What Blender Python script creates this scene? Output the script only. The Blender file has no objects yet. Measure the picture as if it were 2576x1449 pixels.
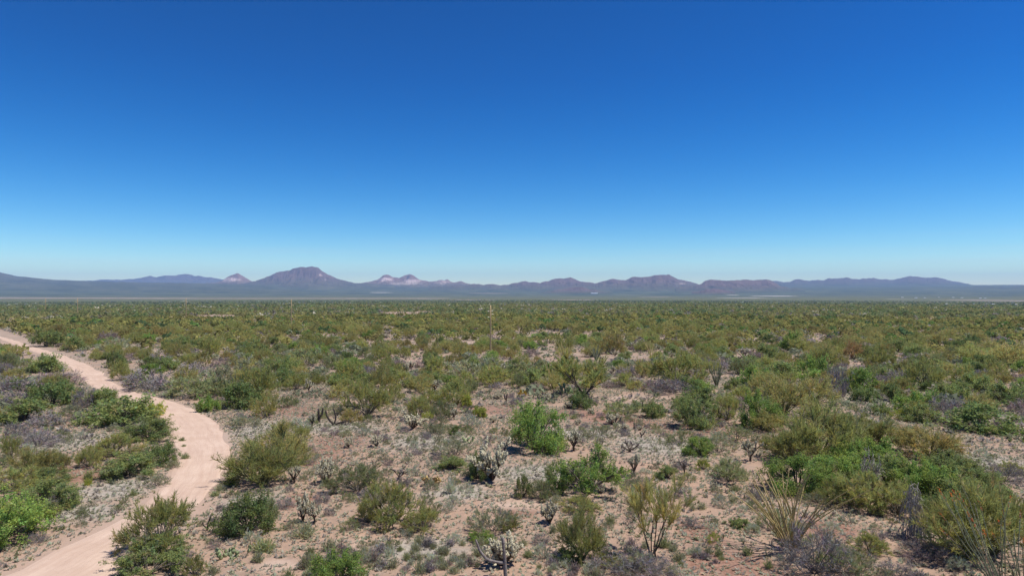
import bpy, math, random
import numpy as np
from mathutils import Vector

SC = bpy.context.scene
COL = SC.collection
rng = np.random.default_rng(11)
random.seed(5)

# ------------------------------------------------------------ camera, sky, sun, exposure
EYE = 15.5                     # a small drone, 15.5 m above the desert floor
FOC = 1717.0                   # focal length in the units of a 2576 wide picture
HOR, CX = 735.0, 1288.0        # eye level row and centre column in those units
cam_data = bpy.data.cameras.new('camera')
cam_data.sensor_width = 36.0
cam_data.lens = 36.0 * FOC / 2576.0
cam_data.shift_y = (HOR - 724.5) / 2576.0
cam_data.clip_start = 0.5
cam_data.clip_end = 90000.0
cam = bpy.data.objects.new('camera', cam_data)
COL.objects.link(cam)
cam.location = (0.0, 0.0, EYE)
cam.rotation_euler = (math.radians(90.0), 0.0, 0.0)
SC.camera = cam

SUN_EL = math.radians(64.0)
SUN_AZ = math.radians(98.0)    # clockwise from +Y: from the right, a little behind the camera
world = bpy.data.worlds.new('World')
SC.world = world
world.use_nodes = True
wn, wl = world.node_tree.nodes, world.node_tree.links
wn.clear()
w_out = wn.new('ShaderNodeOutputWorld')
w_bg = wn.new('ShaderNodeBackground')
w_sky = wn.new('ShaderNodeTexSky')
w_sky.sky_type = 'NISHITA'
w_sky.sun_disc = False
w_sky.sun_elevation = SUN_EL
w_sky.sun_rotation = SUN_AZ
w_sky.altitude = 1000.0
w_sky.air_density = 0.92
w_sky.dust_density = 0.0
w_sky.ozone_density = 2.3
w_hsv = wn.new('ShaderNodeHueSaturation')
w_hsv.inputs['Saturation'].default_value = 1.5
w_hsv.inputs['Value'].default_value = 1.0
w_hsv.inputs['Hue'].default_value = 0.494
w_bg.inputs['Strength'].default_value = 0.050
wl.new(w_sky.outputs[0], w_hsv.inputs['Color'])
w_gam = wn.new('ShaderNodeGamma')
w_gam.inputs['Gamma'].default_value = 1.45
wl.new(w_hsv.outputs[0], w_gam.inputs['Color'])
# a few hair-thin veils of cirrus low over the horizon
w_tc = wn.new('ShaderNodeTexCoord'); w_mp = wn.new('ShaderNodeMapping'); w_mp.inputs['Scale'].default_value = (2.2, 2.2, 55.0)
w_nz = wn.new('ShaderNodeTexNoise'); w_nz.inputs['Scale'].default_value = 1.6; w_nz.inputs['Detail'].default_value = 6
w_rm = wn.new('ShaderNodeMapRange'); w_rm.inputs['From Min'].default_value = 0.50; w_rm.inputs['From Max'].default_value = 0.78; w_rm.inputs['To Max'].default_value = 0.16
w_sx = wn.new('ShaderNodeSeparateXYZ'); w_up = wn.new('ShaderNodeMapRange'); w_dn = wn.new('ShaderNodeMapRange')
w_up.inputs['From Min'].default_value = 0.018; w_up.inputs['From Max'].default_value = 0.045
w_dn.inputs['From Min'].default_value = 0.085; w_dn.inputs['From Max'].default_value = 0.05
w_m1 = wn.new('ShaderNodeMath'); w_m1.operation = 'MULTIPLY'; w_m2 = wn.new('ShaderNodeMath'); w_m2.operation = 'MULTIPLY'
w_mx = wn.new('ShaderNodeMix'); w_mx.data_type = 'RGBA'; w_mx.inputs['B'].default_value = (12.0, 13.0, 14.0, 1)
wl.new(w_tc.outputs['Generated'], w_mp.inputs['Vector']); wl.new(w_mp.outputs[0], w_nz.inputs['Vector']); wl.new(w_nz.outputs['Fac'], w_rm.inputs['Value'])
wl.new(w_tc.outputs['Generated'], w_sx.inputs[0]); wl.new(w_sx.outputs['Z'], w_up.inputs['Value']); wl.new(w_sx.outputs['Z'], w_dn.inputs['Value'])
wl.new(w_up.outputs[0], w_m1.inputs[0]); wl.new(w_dn.outputs[0], w_m1.inputs[1]); wl.new(w_m1.outputs[0], w_m2.inputs[0]); wl.new(w_rm.outputs[0], w_m2.inputs[1])
wl.new(w_m2.outputs[0], w_mx.inputs['Factor']); wl.new(w_gam.outputs[0], w_mx.inputs['A'])
wl.new(w_mx.outputs['Result'], w_bg.inputs['Color'])
wl.new(w_bg.outputs[0], w_out.inputs['Surface'])

sun_data = bpy.data.lights.new('sun', 'SUN')
sun_data.energy = 5.0
sun_data.angle = math.radians(0.53)
sun_data.color = (1.0, 0.955, 0.89)
sun = bpy.data.objects.new('sun', sun_data)
COL.objects.link(sun)
to_sun = Vector((math.sin(SUN_AZ) * math.cos(SUN_EL), math.cos(SUN_AZ) * math.cos(SUN_EL), math.sin(SUN_EL)))
sun.rotation_euler = to_sun.to_track_quat('Z', 'Y').to_euler()
sun.location = (60, -20, 120)

SC.view_settings.view_transform = 'Standard'
SC.view_settings.look = 'None'
SC.view_settings.exposure = 0.2
SC.view_settings.gamma = 1.0
SC.view_settings.use_curve_mapping = False
SC.render.engine = 'CYCLES'
SC.cycles.max_bounces = 6
SC.cycles.diffuse_bounces = 3
SC.cycles.glossy_bounces = 1
SC.cycles.transmission_bounces = 3
SC.cycles.volume_bounces = 1
SC.cycles.use_denoising = True
SC.cycles.denoising_prefilter = 'ACCURATE'
SC.cycles.sample_clamp_indirect = 6.0

# ------------------------------------------------------------ helpers
def tag(o, label=None, cat=None, group=None, kind=None):
    if label: o['label'] = label
    if cat: o['category'] = cat
    if group: o['group'] = group
    if kind: o['kind'] = kind
    return o

def make_mesh(name, V, F, mats, mat_idx=None, smooth=False, col=None, attrs=None, uv=None):
    """V (n,3); F a list of int arrays of faces, each (m,3) or (m,4)."""
    me = bpy.data.meshes.new(name)
    V = np.asarray(V, dtype=np.float32)
    F = [np.asarray(f, dtype=np.int32) for f in F if len(f)]
    nv = len(V)
    loops = np.concatenate([f.ravel() for f in F])
    sizes = np.concatenate([np.full(len(f), f.shape[1], dtype=np.int32) for f in F])
    starts = np.concatenate([[0], np.cumsum(sizes)[:-1]]).astype(np.int32)
    me.vertices.add(nv); me.vertices.foreach_set('co', V.ravel())
    me.loops.add(len(loops)); me.loops.foreach_set('vertex_index', loops)
    me.polygons.add(len(sizes)); me.polygons.foreach_set('loop_start', starts)
    if mat_idx is not None:
        me.polygons.foreach_set('material_index', np.asarray(mat_idx, dtype=np.int32))
    me.polygons.foreach_set('use_smooth', np.full(len(sizes), smooth))
    for m in mats: me.materials.append(m)
    if col is not None:
        a = me.attributes.new('tint', 'FLOAT_COLOR', 'POINT')
        c = np.ones((nv, 4), dtype=np.float32); c[:, :3] = col
        a.data.foreach_set('color', c.ravel())
    for k, v in (attrs or {}).items():
        a = me.attributes.new(k, 'FLOAT', 'POINT')
        a.data.foreach_set('value', np.asarray(v, dtype=np.float32))
    if uv is not None:
        l = me.uv_layers.new(name='uv')
        l.data.foreach_set('uv', np.asarray(uv, dtype=np.float32)[loops].ravel())
    me.update(calc_edges=True)
    return me

def obj(name, me, parent=None):
    o = bpy.data.objects.new(name, me)
    COL.objects.link(o)
    if parent is not None: o.parent = parent
    return o

def empty(name, loc, rz=0.0, scale=(1, 1, 1)):
    o = bpy.data.objects.new(name, None)
    COL.objects.link(o)
    o.empty_display_size = 0.3
    o.location = loc; o.rotation_euler = (0, 0, rz); o.scale = scale
    return o

def norm(a):
    return a / np.maximum(np.linalg.norm(a, axis=-1, keepdims=True), 1e-9)

def _hash(ix, iy, seed):
    n = (ix.astype(np.int64) * 374761393 + iy.astype(np.int64) * 668265263 + seed * 982451653) & 0x7fffffff
    n = ((n ^ (n >> 13)) * 1274126177) & 0x7fffffff
    n = (n ^ (n >> 16)) & 0x7fffffff
    return (n % 100003) / 100003.0

def vnoise(x, y, seed=0):
    x = np.asarray(x, float); y = np.asarray(y, float)
    ix, iy = np.floor(x), np.floor(y)
    fx, fy = x - ix, y - iy
    fx = fx * fx * (3 - 2 * fx); fy = fy * fy * (3 - 2 * fy)
    a, b = _hash(ix, iy, seed), _hash(ix + 1, iy, seed)
    c, d = _hash(ix, iy + 1, seed), _hash(ix + 1, iy + 1, seed)
    return (a * (1 - fx) + b * fx) * (1 - fy) + (c * (1 - fx) + d * fx) * fy

def fbm(x, y, seed=0, oct=4, gain=0.5):
    s, a, t = 0.0, 1.0, 0.0
    for k in range(oct):
        s = s + a * vnoise(np.asarray(x) * 2 ** k, np.asarray(y) * 2 ** k, seed + k * 17); t += a; a *= gain
    return s / t

def ridged(x, y, seed=0, oct=4, gain=0.55):
    s, a, t = 0.0, 1.0, 0.0
    for k in range(oct):
        s = s + a * (1 - np.abs(2 * vnoise(np.asarray(x) * 2 ** k, np.asarray(y) * 2 ** k, seed + k * 13) - 1)); t += a; a *= gain
    return s / t

PR_R = [0, 500, 800, 1500, 3000, 4500, 7000, 9000, 11000, 14000, 20000, 34000]
PR_Z = [0, 0, -3, -12, -28, -40, -40, -26, 12, 90, 190, 240]
def relief(x, y):
    r = np.hypot(x, y)
    z = np.interp(r, PR_R, PR_Z)
    f = np.clip((420 - r) / 200, 0, 1)
    z = z + f * (0.22 * np.sin(np.asarray(x) / 17 + 1.3) * np.sin(np.asarray(y) / 21) + 0.10 * np.sin(np.asarray(x) / 7.3 + np.asarray(y) / 9.0))
    g = np.clip((r - 1200) / 1500, 0, 1)
    return z + g * 6.0 * (fbm(np.asarray(x) / 900, np.asarray(y) / 900, 3) - 0.5)

def ground_at(px, py):
    """point of the desert floor that shows at a spot of the photograph"""
    v = max((py - HOR) / FOC, 0.004)
    d = EYE / v
    for _ in range(8):
        x = (px - CX) / FOC * d
        d = (EYE - float(relief(x, d))) / v
    return (px - CX) / FOC * d, d

def seen_at(x, y, z=None):
    if z is None: z = relief(x, y)
    return CX + FOC * x / y, HOR + FOC * (EYE - z) / y

# ------------------------------------------------------------ materials
def new_mat(name):
    m = bpy.data.materials.new(name); m.use_nodes = True
    n, l = m.node_tree.nodes, m.node_tree.links
    n.clear()
    return m, n, l

def leaf_mat(name, rgb, var=0.2, trans=0.5, use_tint=True):
    m, n, l = new_mat(name)
    out = n.new('ShaderNodeOutputMaterial')
    info = n.new('ShaderNodeObjectInfo')
    ramp = n.new('ShaderNodeMapRange')
    ramp.inputs['To Min'].default_value = 1 - var; ramp.inputs['To Max'].default_value = 1 + var
    l.new(info.outputs['Random'], ramp.inputs['Value'])
    base = n.new('ShaderNodeRGB'); base.outputs[0].default_value = (*rgb, 1)
    mul = n.new('ShaderNodeMix'); mul.data_type = 'RGBA'; mul.blend_type = 'MULTIPLY'; mul.inputs['Factor'].default_value = 1
    l.new(base.outputs[0], mul.inputs['A'])
    l.new(ramp.outputs[0], mul.inputs['B'])
    last = mul.outputs['Result']
    if use_tint:
        at = n.new('ShaderNodeAttribute'); at.attribute_name = 'tint'
        m2 = n.new('ShaderNodeMix'); m2.data_type = 'RGBA'; m2.blend_type = 'MULTIPLY'; m2.inputs['Factor'].default_value = 1
        l.new(last, m2.inputs['A']); l.new(at.outputs['Color'], m2.inputs['B'])
        last = m2.outputs['Result']
    d = n.new('ShaderNodeBsdfDiffuse'); t = n.new('ShaderNodeBsdfTranslucent')
    mx = n.new('ShaderNodeMixShader'); mx.inputs[0].default_value = trans
    l.new(last, d.inputs[0]); l.new(last, t.inputs[0])
    l.new(d.outputs[0], mx.inputs[1]); l.new(t.outputs[0], mx.inputs[2])
    l.new(mx.outputs[0], out.inputs['Surface'])
    return m

def rough_mat(name, c1, c2, scale=6.0, rough=0.9, use_tint=False, bump=0.0):
    m, n, l = new_mat(name)
    out = n.new('ShaderNodeOutputMaterial'); p = n.new('ShaderNodeBsdfPrincipled')
    p.inputs['Roughness'].default_value = rough
    p.inputs['Specular IOR Level'].default_value = 0.15
    tc = n.new('ShaderNodeTexCoord')
    nz = n.new('ShaderNodeTexNoise'); nz.inputs['Scale'].default_value = scale; nz.inputs['Detail'].default_value = 5
    l.new(tc.outputs['Object'], nz.inputs['Vector'])
    mx = n.new('ShaderNodeMix'); mx.data_type = 'RGBA'
    mx.inputs['A'].default_value = (*c1, 1); mx.inputs['B'].default_value = (*c2, 1)
    mr = n.new('ShaderNodeMapRange'); mr.inputs['From Min'].default_value = 0.35; mr.inputs['From Max'].default_value = 0.65
    l.new(nz.outputs['Fac'], mr.inputs['Value']); l.new(mr.outputs[0], mx.inputs['Factor'])
    last = mx.outputs['Result']
    if use_tint:
        at = n.new('ShaderNodeAttribute'); at.attribute_name = 'tint'
        m2 = n.new('ShaderNodeMix'); m2.data_type = 'RGBA'; m2.blend_type = 'MULTIPLY'; m2.inputs['Factor'].default_value = 1
        l.new(last, m2.inputs['A']); l.new(at.outputs['Color'], m2.inputs['B']); last = m2.outputs['Result']
    l.new(last, p.inputs['Base Color'])
    if bump:
        b = n.new('ShaderNodeBump'); b.inputs['Strength'].default_value = bump
        l.new(nz.outputs['Fac'], b.inputs['Height']); l.new(b.outputs[0], p.inputs['Normal'])
    l.new(p.outputs[0], out.inputs['Surface'])
    return m
# ------------------------------------------------------------ the land: ground, dirt track, mountains, haze
def edge_line(pts, n):
    w = np.array([ground_at(*p) for p in pts])
    s = np.concatenate([[0], np.cumsum(np.hypot(*np.diff(w, axis=0).T))])
    q = np.linspace(0, s[-1], n)
    c = np.stack([np.interp(q, s, w[:, 0]), np.interp(q, s, w[:, 1])], 1)
    for _ in range(3):                                    # soften the corners of the trace
        c[1:-1] = 0.25 * c[:-2] + 0.5 * c[1:-1] + 0.25 * c[2:]
    return c

TR_R = [(-90, 822), (-40, 835), (0, 846), (53, 861), (133, 885), (213, 914), (253, 933), (280, 955), (307, 970), (335, 984), (372, 996), (415, 1003), (455, 1014), (501, 1037), (533, 1056), (555, 1077), (573, 1104), (581, 1136), (580, 1165), (570, 1196), (547, 1226), (520, 1250), (493, 1275), (450, 1310), (405, 1350), (360, 1392), (318, 1425), (265, 1462), (190, 1510), (90, 1570)]
TR_L = [(-90, 826), (-40, 840), (0, 853), (61, 878), (120, 896), (160, 916), (187, 935), (207, 955), (230, 972), (256, 988), (288, 1000), (322, 1010), (356, 1022), (385, 1038), (407, 1052), (425, 1068), (435, 1088), (436, 1110), (440, 1132), (444, 1158), (436, 1188), (414, 1218), (392, 1240), (357, 1262), (318, 1296), (253, 1325), (187, 1360), (120, 1392), (0, 1450), (-130, 1510)]
NT = 260
trL, trR = edge_line(TR_L, NT), edge_line(TR_R, NT)
tr_mid = (trL + trR) / 2
tr_half = np.hypot(*(trR - trL).T) / 2

def track_dist(x, y):
    """metres outside the track's edge (negative on the track)"""
    x = np.atleast_1d(x).astype(float); y = np.atleast_1d(y).astype(float)
    out = np.full(x.shape, 1e9)
    for k in range(0, NT, 2):
        out = np.minimum(out, np.hypot(x - tr_mid[k, 0], y - tr_mid[k, 1]) - tr_half[k])
    return out

# --- ground sheet: rings round the drone, finer ahead of the camera
ang = np.concatenate([np.linspace(-180, -62, 30)[:-1], np.linspace(-62, -44, 24)[:-1], np.linspace(-44, 44, 250)[:-1], np.linspace(44, 62, 24)[:-1], np.linspace(62, 180, 30)[:-1]])
rad = np.concatenate([[2.0, 10.0, 20.0], np.geomspace(26, 24300, 300)])
A, Rr = np.meshgrid(np.radians(ang), rad)
gx, gy = Rr * np.sin(A), Rr * np.cos(A)
gz = relief(gx, gy)
na, nr = len(ang), len(rad)
ii, jj = np.meshgrid(np.arange(nr - 1), np.arange(na), indexing='ij')
j2 = (jj + 1) % na
faces = np.stack([ii * na + jj, (ii + 1) * na + jj, (ii + 1) * na + j2, ii * na + j2], -1).reshape(-1, 4)[:, ::-1]
flatx, flaty = gx.ravel(), gy.ravel()
def spots(x, y, lst):
    s = np.zeros_like(x)
    for px, py, wx, wy in lst:
        X, Y = ground_at(px, py)
        sx = wx / FOC * Y; sy = max(wy * Y * Y / (FOC * EYE), 1.0)
        s = np.maximum(s, np.exp(-((x - X) / sx) ** 2 - ((y - Y) / sy) ** 2))
    return s
RED = [(760, 1000, 60, 22), (720, 1035, 90, 18), (780, 1150, 90, 26), (860, 1110, 70, 20), (1240, 1030, 100, 14), (1430, 1040, 90, 14), (745, 1260, 60, 20), (1840, 1420, 130, 40), (1760, 1340, 60, 30), (230, 1055, 70, 16), (225, 1190, 60, 30), (120, 1190, 80, 20), (1750, 1080, 120, 18), (1560, 1060, 120, 14), (2080, 1330, 80, 30), (650, 1160, 40, 30), (1300, 1290, 60, 12)]
GREY = [(640, 1080, 60, 30), (620, 1270, 70, 40), (300, 1230, 110, 30), (220, 1290, 130, 22), (1080, 1110, 110, 24), (1350, 1190, 120, 26), (1150, 1240, 90, 22), (1050, 1380, 130, 30), (2400, 1030, 130, 34), (2500, 1170, 110, 40), (1650, 1120, 120, 30), (2200, 1000, 100, 24), (1470, 1090, 120, 16), (850, 1075, 110, 16), (150, 1110, 130, 24)]
SAND = [(1010, 1290, 40, 20), (900, 1370, 30, 40), (1590, 1000, 130, 8), (1400, 890, 100, 6), (1180, 862, 60, 4), (1040, 860, 40, 3), (640, 1330, 70, 30), (1290, 1270, 110, 20), (700, 1420, 90, 22), (1900, 980, 60, 6), (1420, 1390, 70, 30)]
near = np.hypot(flatx, flaty) < 420
at_red, at_grey, at_sand = (np.zeros(len(flatx)) for _ in range(3))
at_red[near] = spots(flatx[near], flaty[near], RED)
at_grey[near] = spots(flatx[near], flaty[near], GREY)
at_sand[near] = spots(flatx[near], flaty[near], SAND)
tdn = np.full(len(flatx), 50.0); tdn[near] = track_dist(flatx[near], flaty[near])
at_verge = np.clip(1 - tdn / np.interp(np.hypot(flatx, flaty), [80, 160], [2.0, 0.7]), 0, 1) * 0.75

def land_hit(px, py):
    r = np.geomspace(900, 20000, 5000); x = (px - CX) / FOC * r
    up = relief(x, r) >= EYE - (py - HOR) / FOC * r
    k = int(np.argmax(up)) if up.any() else len(r) - 1
    return float(x[k]), float(r[k])
CHALK, CLAY = (0.36, 0.33, 0.29), (0.27, 0.21, 0.17)
PALE_FAR = [(926, 990, 735, 737, CHALK), (1170, 1287, 737, 738.4, CLAY), (1100, 1270, 754, 755.3, CLAY), (1373, 1512, 753.8, 755.2, CLAY), (1801, 1816, 738, 740, CHALK), (1829, 1857, 741.2, 743, CHALK),
            (1884, 2006, 743.6, 746, CHALK), (1782, 1950, 749, 750.4, CHALK), (2172, 2279, 759, 761, CLAY), (2402, 2600, 754, 758.5, CLAY), (2252, 2279, 752, 753.4, CHALK), (680, 747, 734.8, 736, CLAY), (1600, 1700, 746, 747, CLAY)]
def ground_mat():
    m, n, l = new_mat('desert_floor')
    out = n.new('ShaderNodeOutputMaterial'); p = n.new('ShaderNodeBsdfPrincipled')
    p.inputs['Roughness'].default_value = 0.95; p.inputs['Specular IOR Level'].default_value = 0.1
    geo = n.new('ShaderNodeNewGeometry')
    def noise(scale, detail=5, rough=0.55, vec=None):
        t = n.new('ShaderNodeTexNoise'); t.inputs['Scale'].default_value = scale
        t.inputs['Detail'].default_value = detail; t.inputs['Roughness'].default_value = rough
        l.new(vec or geo.outputs['Position'], t.inputs['Vector']); return t.outputs['Fac']
    def rng_(v, a, b, c=0.0, d=1.0):
        t = n.new('ShaderNodeMapRange'); t.inputs['From Min'].default_value = a; t.inputs['From Max'].default_value = b
        t.inputs['To Min'].default_value = c; t.inputs['To Max'].default_value = d
        l.new(v, t.inputs['Value']); return t.outputs[0]
    def mix(f, a, b, mode='MIX'):
        t = n.new('ShaderNodeMix'); t.data_type = 'RGBA'; t.blend_type = mode
        for s, v in (('Factor', f), ('A', a), ('B', b)):
            if isinstance(v, (int, float)): t.inputs[s].default_value = v
            elif isinstance(v, tuple): t.inputs[s].default_value = (*v, 1)
            else: l.new(v, t.inputs[s])
        return t.outputs['Result']
    def math_(op, a, b=None):
        t = n.new('ShaderNodeMath'); t.operation = op
        for k, v in enumerate((a, b)):
            if v is None: continue
            if isinstance(v, (int, float)): t.inputs[k].default_value = v
            else: l.new(v, t.inputs[k])
        return t.outputs[0]
    def attr(a):
        t = n.new('ShaderNodeAttribute'); t.attribute_name = a; return t.outputs['Fac']
    soil = mix(rng_(noise(0.11, 6), 0.35, 0.65), (0.420, 0.274, 0.188), (0.350, 0.245, 0.176))
    soil = mix(rng_(noise(1.3, 6, 0.7), 0.42, 0.68), soil, (0.288, 0.200, 0.148))
    # reddish gravelly ground
    redf = math_('ADD', math_('MULTIPLY', attr('red'), 0.85), math_('MULTIPLY', noise(0.22, 7, 0.65), 0.9))
    soil = mix(rng_(redf, 0.62, 0.95), soil, mix(rng_(noise(2.6, 5, 0.75), 0.4, 0.62), (0.216, 0.116, 0.080), (0.336, 0.200, 0.144)))
    # pale litter of dry grass
    gf = math_('ADD', math_('MULTIPLY', attr('grey'), 0.55), math_('MULTIPLY', noise(0.5, 8, 0.72), 0.9))
    soil = mix(rng_(gf, 0.5, 0.88, 0.0, 0.85), soil, mix(rng_(noise(3.1, 4, 0.7), 0.38, 0.62), (0.420, 0.385, 0.320), (0.255, 0.235, 0.200)))
    # bare sand
    sf = math_('ADD', math_('MULTIPLY', attr('sand'), 0.6), math_('MULTIPLY', noise(0.3, 6), 0.7))
    soil = mix(rng_(sf, 0.6, 0.9), soil, (0.480, 0.352, 0.268))
    soil = mix(attr('verge'), soil, (0.432, 0.312, 0.240))
    # brownish mauve litter thickens between the shrubs farther out
    ln0 = n.new('ShaderNodeVectorMath'); ln0.operation = 'LENGTH'; l.new(geo.outputs['Position'], ln0.inputs[0])
    lit = math_('MULTIPLY', rng_(ln0.outputs['Value'], 75, 150, 0.12, 0.85), rng_(noise(0.16, 7, 0.68), 0.38, 0.6))
    soil = mix(lit, soil, mix(rng_(noise(1.7, 5, 0.7), 0.38, 0.62), (0.205, 0.162, 0.135), (0.32, 0.265, 0.205)))
    # pebbles and crumbs
    vo = n.new('ShaderNodeTexVoronoi'); vo.inputs['Scale'].default_value = 4.2; l.new(geo.outputs['Position'], vo.inputs['Vector'])
    soil = mix(rng_(vo.outputs['Distance'], 0.10, 0.20, 0.5, 0.0), soil, mix(rng_(noise(0.9, 2), 0.45, 0.55), (0.160, 0.120, 0.096), (0.496, 0.416, 0.352)))
    # farther out the scrub closes up into a mottled olive cover
    sep = n.new('ShaderNodeSeparateXYZ'); l.new(geo.outputs['Position'], sep.inputs[0])
    ln = n.new('ShaderNodeVectorMath'); ln.operation = 'LENGTH'; l.new(geo.outputs['Position'], ln.inputs[0])
    dist = ln.outputs['Value']
    scrub = mix(rng_(noise(0.045, 8, 0.75), 0.38, 0.62), (0.056, 0.062, 0.022), (0.176, 0.168, 0.068))
    scrub = mix(rng_(noise(0.0021, 6, 0.65), 0.42, 0.62, 0.0, 0.55), scrub, (0.080, 0.092, 0.048))
    soil = mix(rng_(dist, 700, 1500), soil, scrub)
    bajada = mix(rng_(noise(0.0016, 10, 0.78), 0.38, 0.62), (0.028, 0.044, 0.022), (0.115, 0.122, 0.066))
    soil = mix(rng_(dist, 6800, 9500), soil, bajada)
    # pale sandy bed of the wash on the valley floor
    mp = n.new('ShaderNodeMapping'); mp.inputs['Scale'].default_value = (0.000, 0.003, 0.000); l.new(geo.outputs['Position'], mp.inputs['Vector'])
    wz = noise(1.0, 7, 0.62, mp.outputs[0])
    yb = sep.outputs['Y']
    band = math_('MULTIPLY', rng_(yb, 5200, 5600), rng_(yb, 7000, 6600))
    side = rng_(sep.outputs['X'], -700, -150, 1.0, 0.35)
    bw = rng_(math_('MULTIPLY', math_('MULTIPLY', band, side), wz), 0.40, 0.52)
    soil = mix(bw, soil, mix(rng_(noise(0.012, 6, 0.7), 0.4, 0.6), (0.36, 0.28, 0.23), (0.17, 0.14, 0.10)))
    band2 = math_('MULTIPLY', rng_(yb, 3000, 3300), rng_(yb, 4300, 3900))
    side2 = rng_(sep.outputs['X'], 1500, 2100, 0.72, 1.25)
    bw2 = rng_(math_('MULTIPLY', math_('MULTIPLY', band2, side2), wz), 0.52, 0.60)
    soil = mix(bw2, soil, (0.336, 0.256, 0.200))
    # bare pale patches and cuttings standing out on the valley floor
    wob = math_('MULTIPLY', math_('SUBTRACT', noise(0.006, 5, 0.7), 0.5), 1.6)
    for px0, px1, py0, py1, tone in PALE_FAR:
        (xa, ya), (xb, yb_) = land_hit((px0 + px1) / 2, py0), land_hit((px0 + px1) / 2, py1)
        cy_ = (ya + yb_) / 2; cx_ = ((px0 + px1) / 2 - CX) / FOC * cy_; rx = (px1 - px0) / 2 / FOC * cy_; ry = max(abs(ya - yb_) / 2, 60)
        mp3 = n.new('ShaderNodeMapping'); mp3.vector_type = 'POINT'
        mp3.inputs['Location'].default_value = (-cx_ / rx, -cy_ / ry, 0); mp3.inputs['Scale'].default_value = (1 / rx, 1 / ry, 0)
        l.new(geo.outputs['Position'], mp3.inputs['Vector'])
        le = n.new('ShaderNodeVectorMath'); le.operation = 'LENGTH'; l.new(mp3.outputs[0], le.inputs[0])
        soil = mix(rng_(math_('ADD', le.outputs['Value'], wob), 1.0, 0.75), soil, tone)
    l.new(soil, p.inputs['Base Color'])
    b = n.new('ShaderNodeBump'); b.inputs['Strength'].default_value = 0.7; b.inputs['Distance'].default_value = 0.12
    l.new(noise(2.2, 8, 0.7), b.inputs['Height']); l.new(b.outputs[0], p.inputs['Normal'])
    l.new(p.outputs[0], out.inputs['Surface'])
    return m

ground = obj('ground', make_mesh('ground', np.stack([flatx, flaty, gz.ravel()], 1), [faces], [ground_mat()], smooth=True,
                                 attrs={'red': at_red, 'grey': at_grey, 'sand': at_sand, 'verge': at_verge}))
tag(ground, 'sandy pinkish desert floor running out to the far valley', kind='structure')

# --- dirt track
def track_mat():
    m, n, l = new_mat('track_dirt')
    out = n.new('ShaderNodeOutputMaterial'); p = n.new('ShaderNodeBsdfPrincipled')
    p.inputs['Roughness'].default_value = 0.95; p.inputs['Specular IOR Level'].default_value = 0.1
    geo = n.new('ShaderNodeNewGeometry'); uv = n.new('ShaderNodeUVMap'); uv.uv_map = 'uv'
    def noise(scale, vec, detail=5, rough=0.6):
        t = n.new('ShaderNodeTexNoise'); t.inputs['Scale'].default_value = scale; t.inputs['Detail'].default_value = detail
        t.inputs['Roughness'].default_value = rough; l.new(vec, t.inputs['Vector']); return t.outputs['Fac']
    mp = n.new('ShaderNodeMapping'); mp.inputs['Scale'].default_value = (9.0, 0.16, 1); l.new(uv.outputs[0], mp.inputs['Vector'])
    def rmp(v, a, b, c=0.0, d=1.0):
        t = n.new('ShaderNodeMapRange'); t.inputs['From Min'].default_value = a; t.inputs['From Max'].default_value = b
        t.inputs['To Min'].default_value = c; t.inputs['To Max'].default_value = d; l.new(v, t.inputs['Value']); return t.outputs[0]
    def mix(f, a, b):
        t = n.new('ShaderNodeMix'); t.data_type = 'RGBA'
        for s, v in (('Factor', f), ('A', a), ('B', b)):
            if isinstance(v, tuple): t.inputs[s].default_value = (*v, 1)
            else: l.new(v, t.inputs[s])
        return t.outputs['Result']
    c = mix(rmp(noise(0.35, geo.outputs['Position']), 0.38, 0.62), (0.578, 0.435, 0.337), (0.510, 0.371, 0.282))
    c = mix(rmp(noise(1.0, mp.outputs[0], 6, 0.65), 0.40, 0.66, 0, 0.72), c, (0.444, 0.307, 0.232))
    c = mix(rmp(noise(5.0, geo.outputs['Position'], 4, 0.7), 0.55, 0.75, 0, 0.5), c, (0.378, 0.267, 0.201))
    l.new(c, p.inputs['Base Color'])
    b = n.new('ShaderNodeBump'); b.inputs['Strength'].default_value = 0.45; b.inputs['Distance'].default_value = 0.08
    l.new(noise(1.6, mp.outputs[0], 6, 0.7), b.inputs['Height']); l.new(b.outputs[0], p.inputs['Normal'])
    l.new(p.outputs[0], out.inputs['Surface'])
    return m
NC = 13
tt = np.linspace(0, 1, NC)
jl = (fbm(np.arange(NT) * 0.35, np.zeros(NT), 71) - 0.5) * 0.24 + (fbm(np.arange(NT) * 1.3, np.zeros(NT), 75) - 0.5) * 0.10
jr = (fbm(np.arange(NT) * 0.35, np.zeros(NT), 72) - 0.5) * 0.24 + (fbm(np.arange(NT) * 1.3, np.zeros(NT), 76) - 0.5) * 0.10
tx = np.zeros((NT, NC, 3)); tuv = np.zeros((NT, NC, 2))
slen = np.concatenate([[0], np.cumsum(np.hypot(*np.diff(tr_mid, axis=0).T))])
for c, t in enumerate(tt):
    q = -jl + t * (1 + jl + jr)
    pnt = trL * (1 - q)[:, None] + trR * q[:, None]
    tx[:, c, :2] = pnt
    lift = 0.035 if 0 < c < NC - 1 else -0.06
    rut = -0.02 * np.exp(-((t - 0.3) / 0.07) ** 2) - 0.02 * np.exp(-((t - 0.7) / 0.07) ** 2)
    tx[:, c, 2] = relief(pnt[:, 0], pnt[:, 1]) + lift + rut + 0.01
    tuv[:, c, 0] = t; tuv[:, c, 1] = slen
i, j = np.meshgrid(np.arange(NT - 1), np.arange(NC - 1), indexing='ij')
tf = np.stack([i * NC + j, i * NC + j + 1, (i + 1) * NC + j + 1, (i + 1) * NC + j], -1).reshape(-1, 4)
track = obj('dirt_track', make_mesh('dirt_track', tx.reshape(-1, 3), [tf], [track_mat()], smooth=True, uv=tuv.reshape(-1, 2)))
tag(track, 'pale sandy dirt track winding through the scrub', kind='structure')

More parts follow.
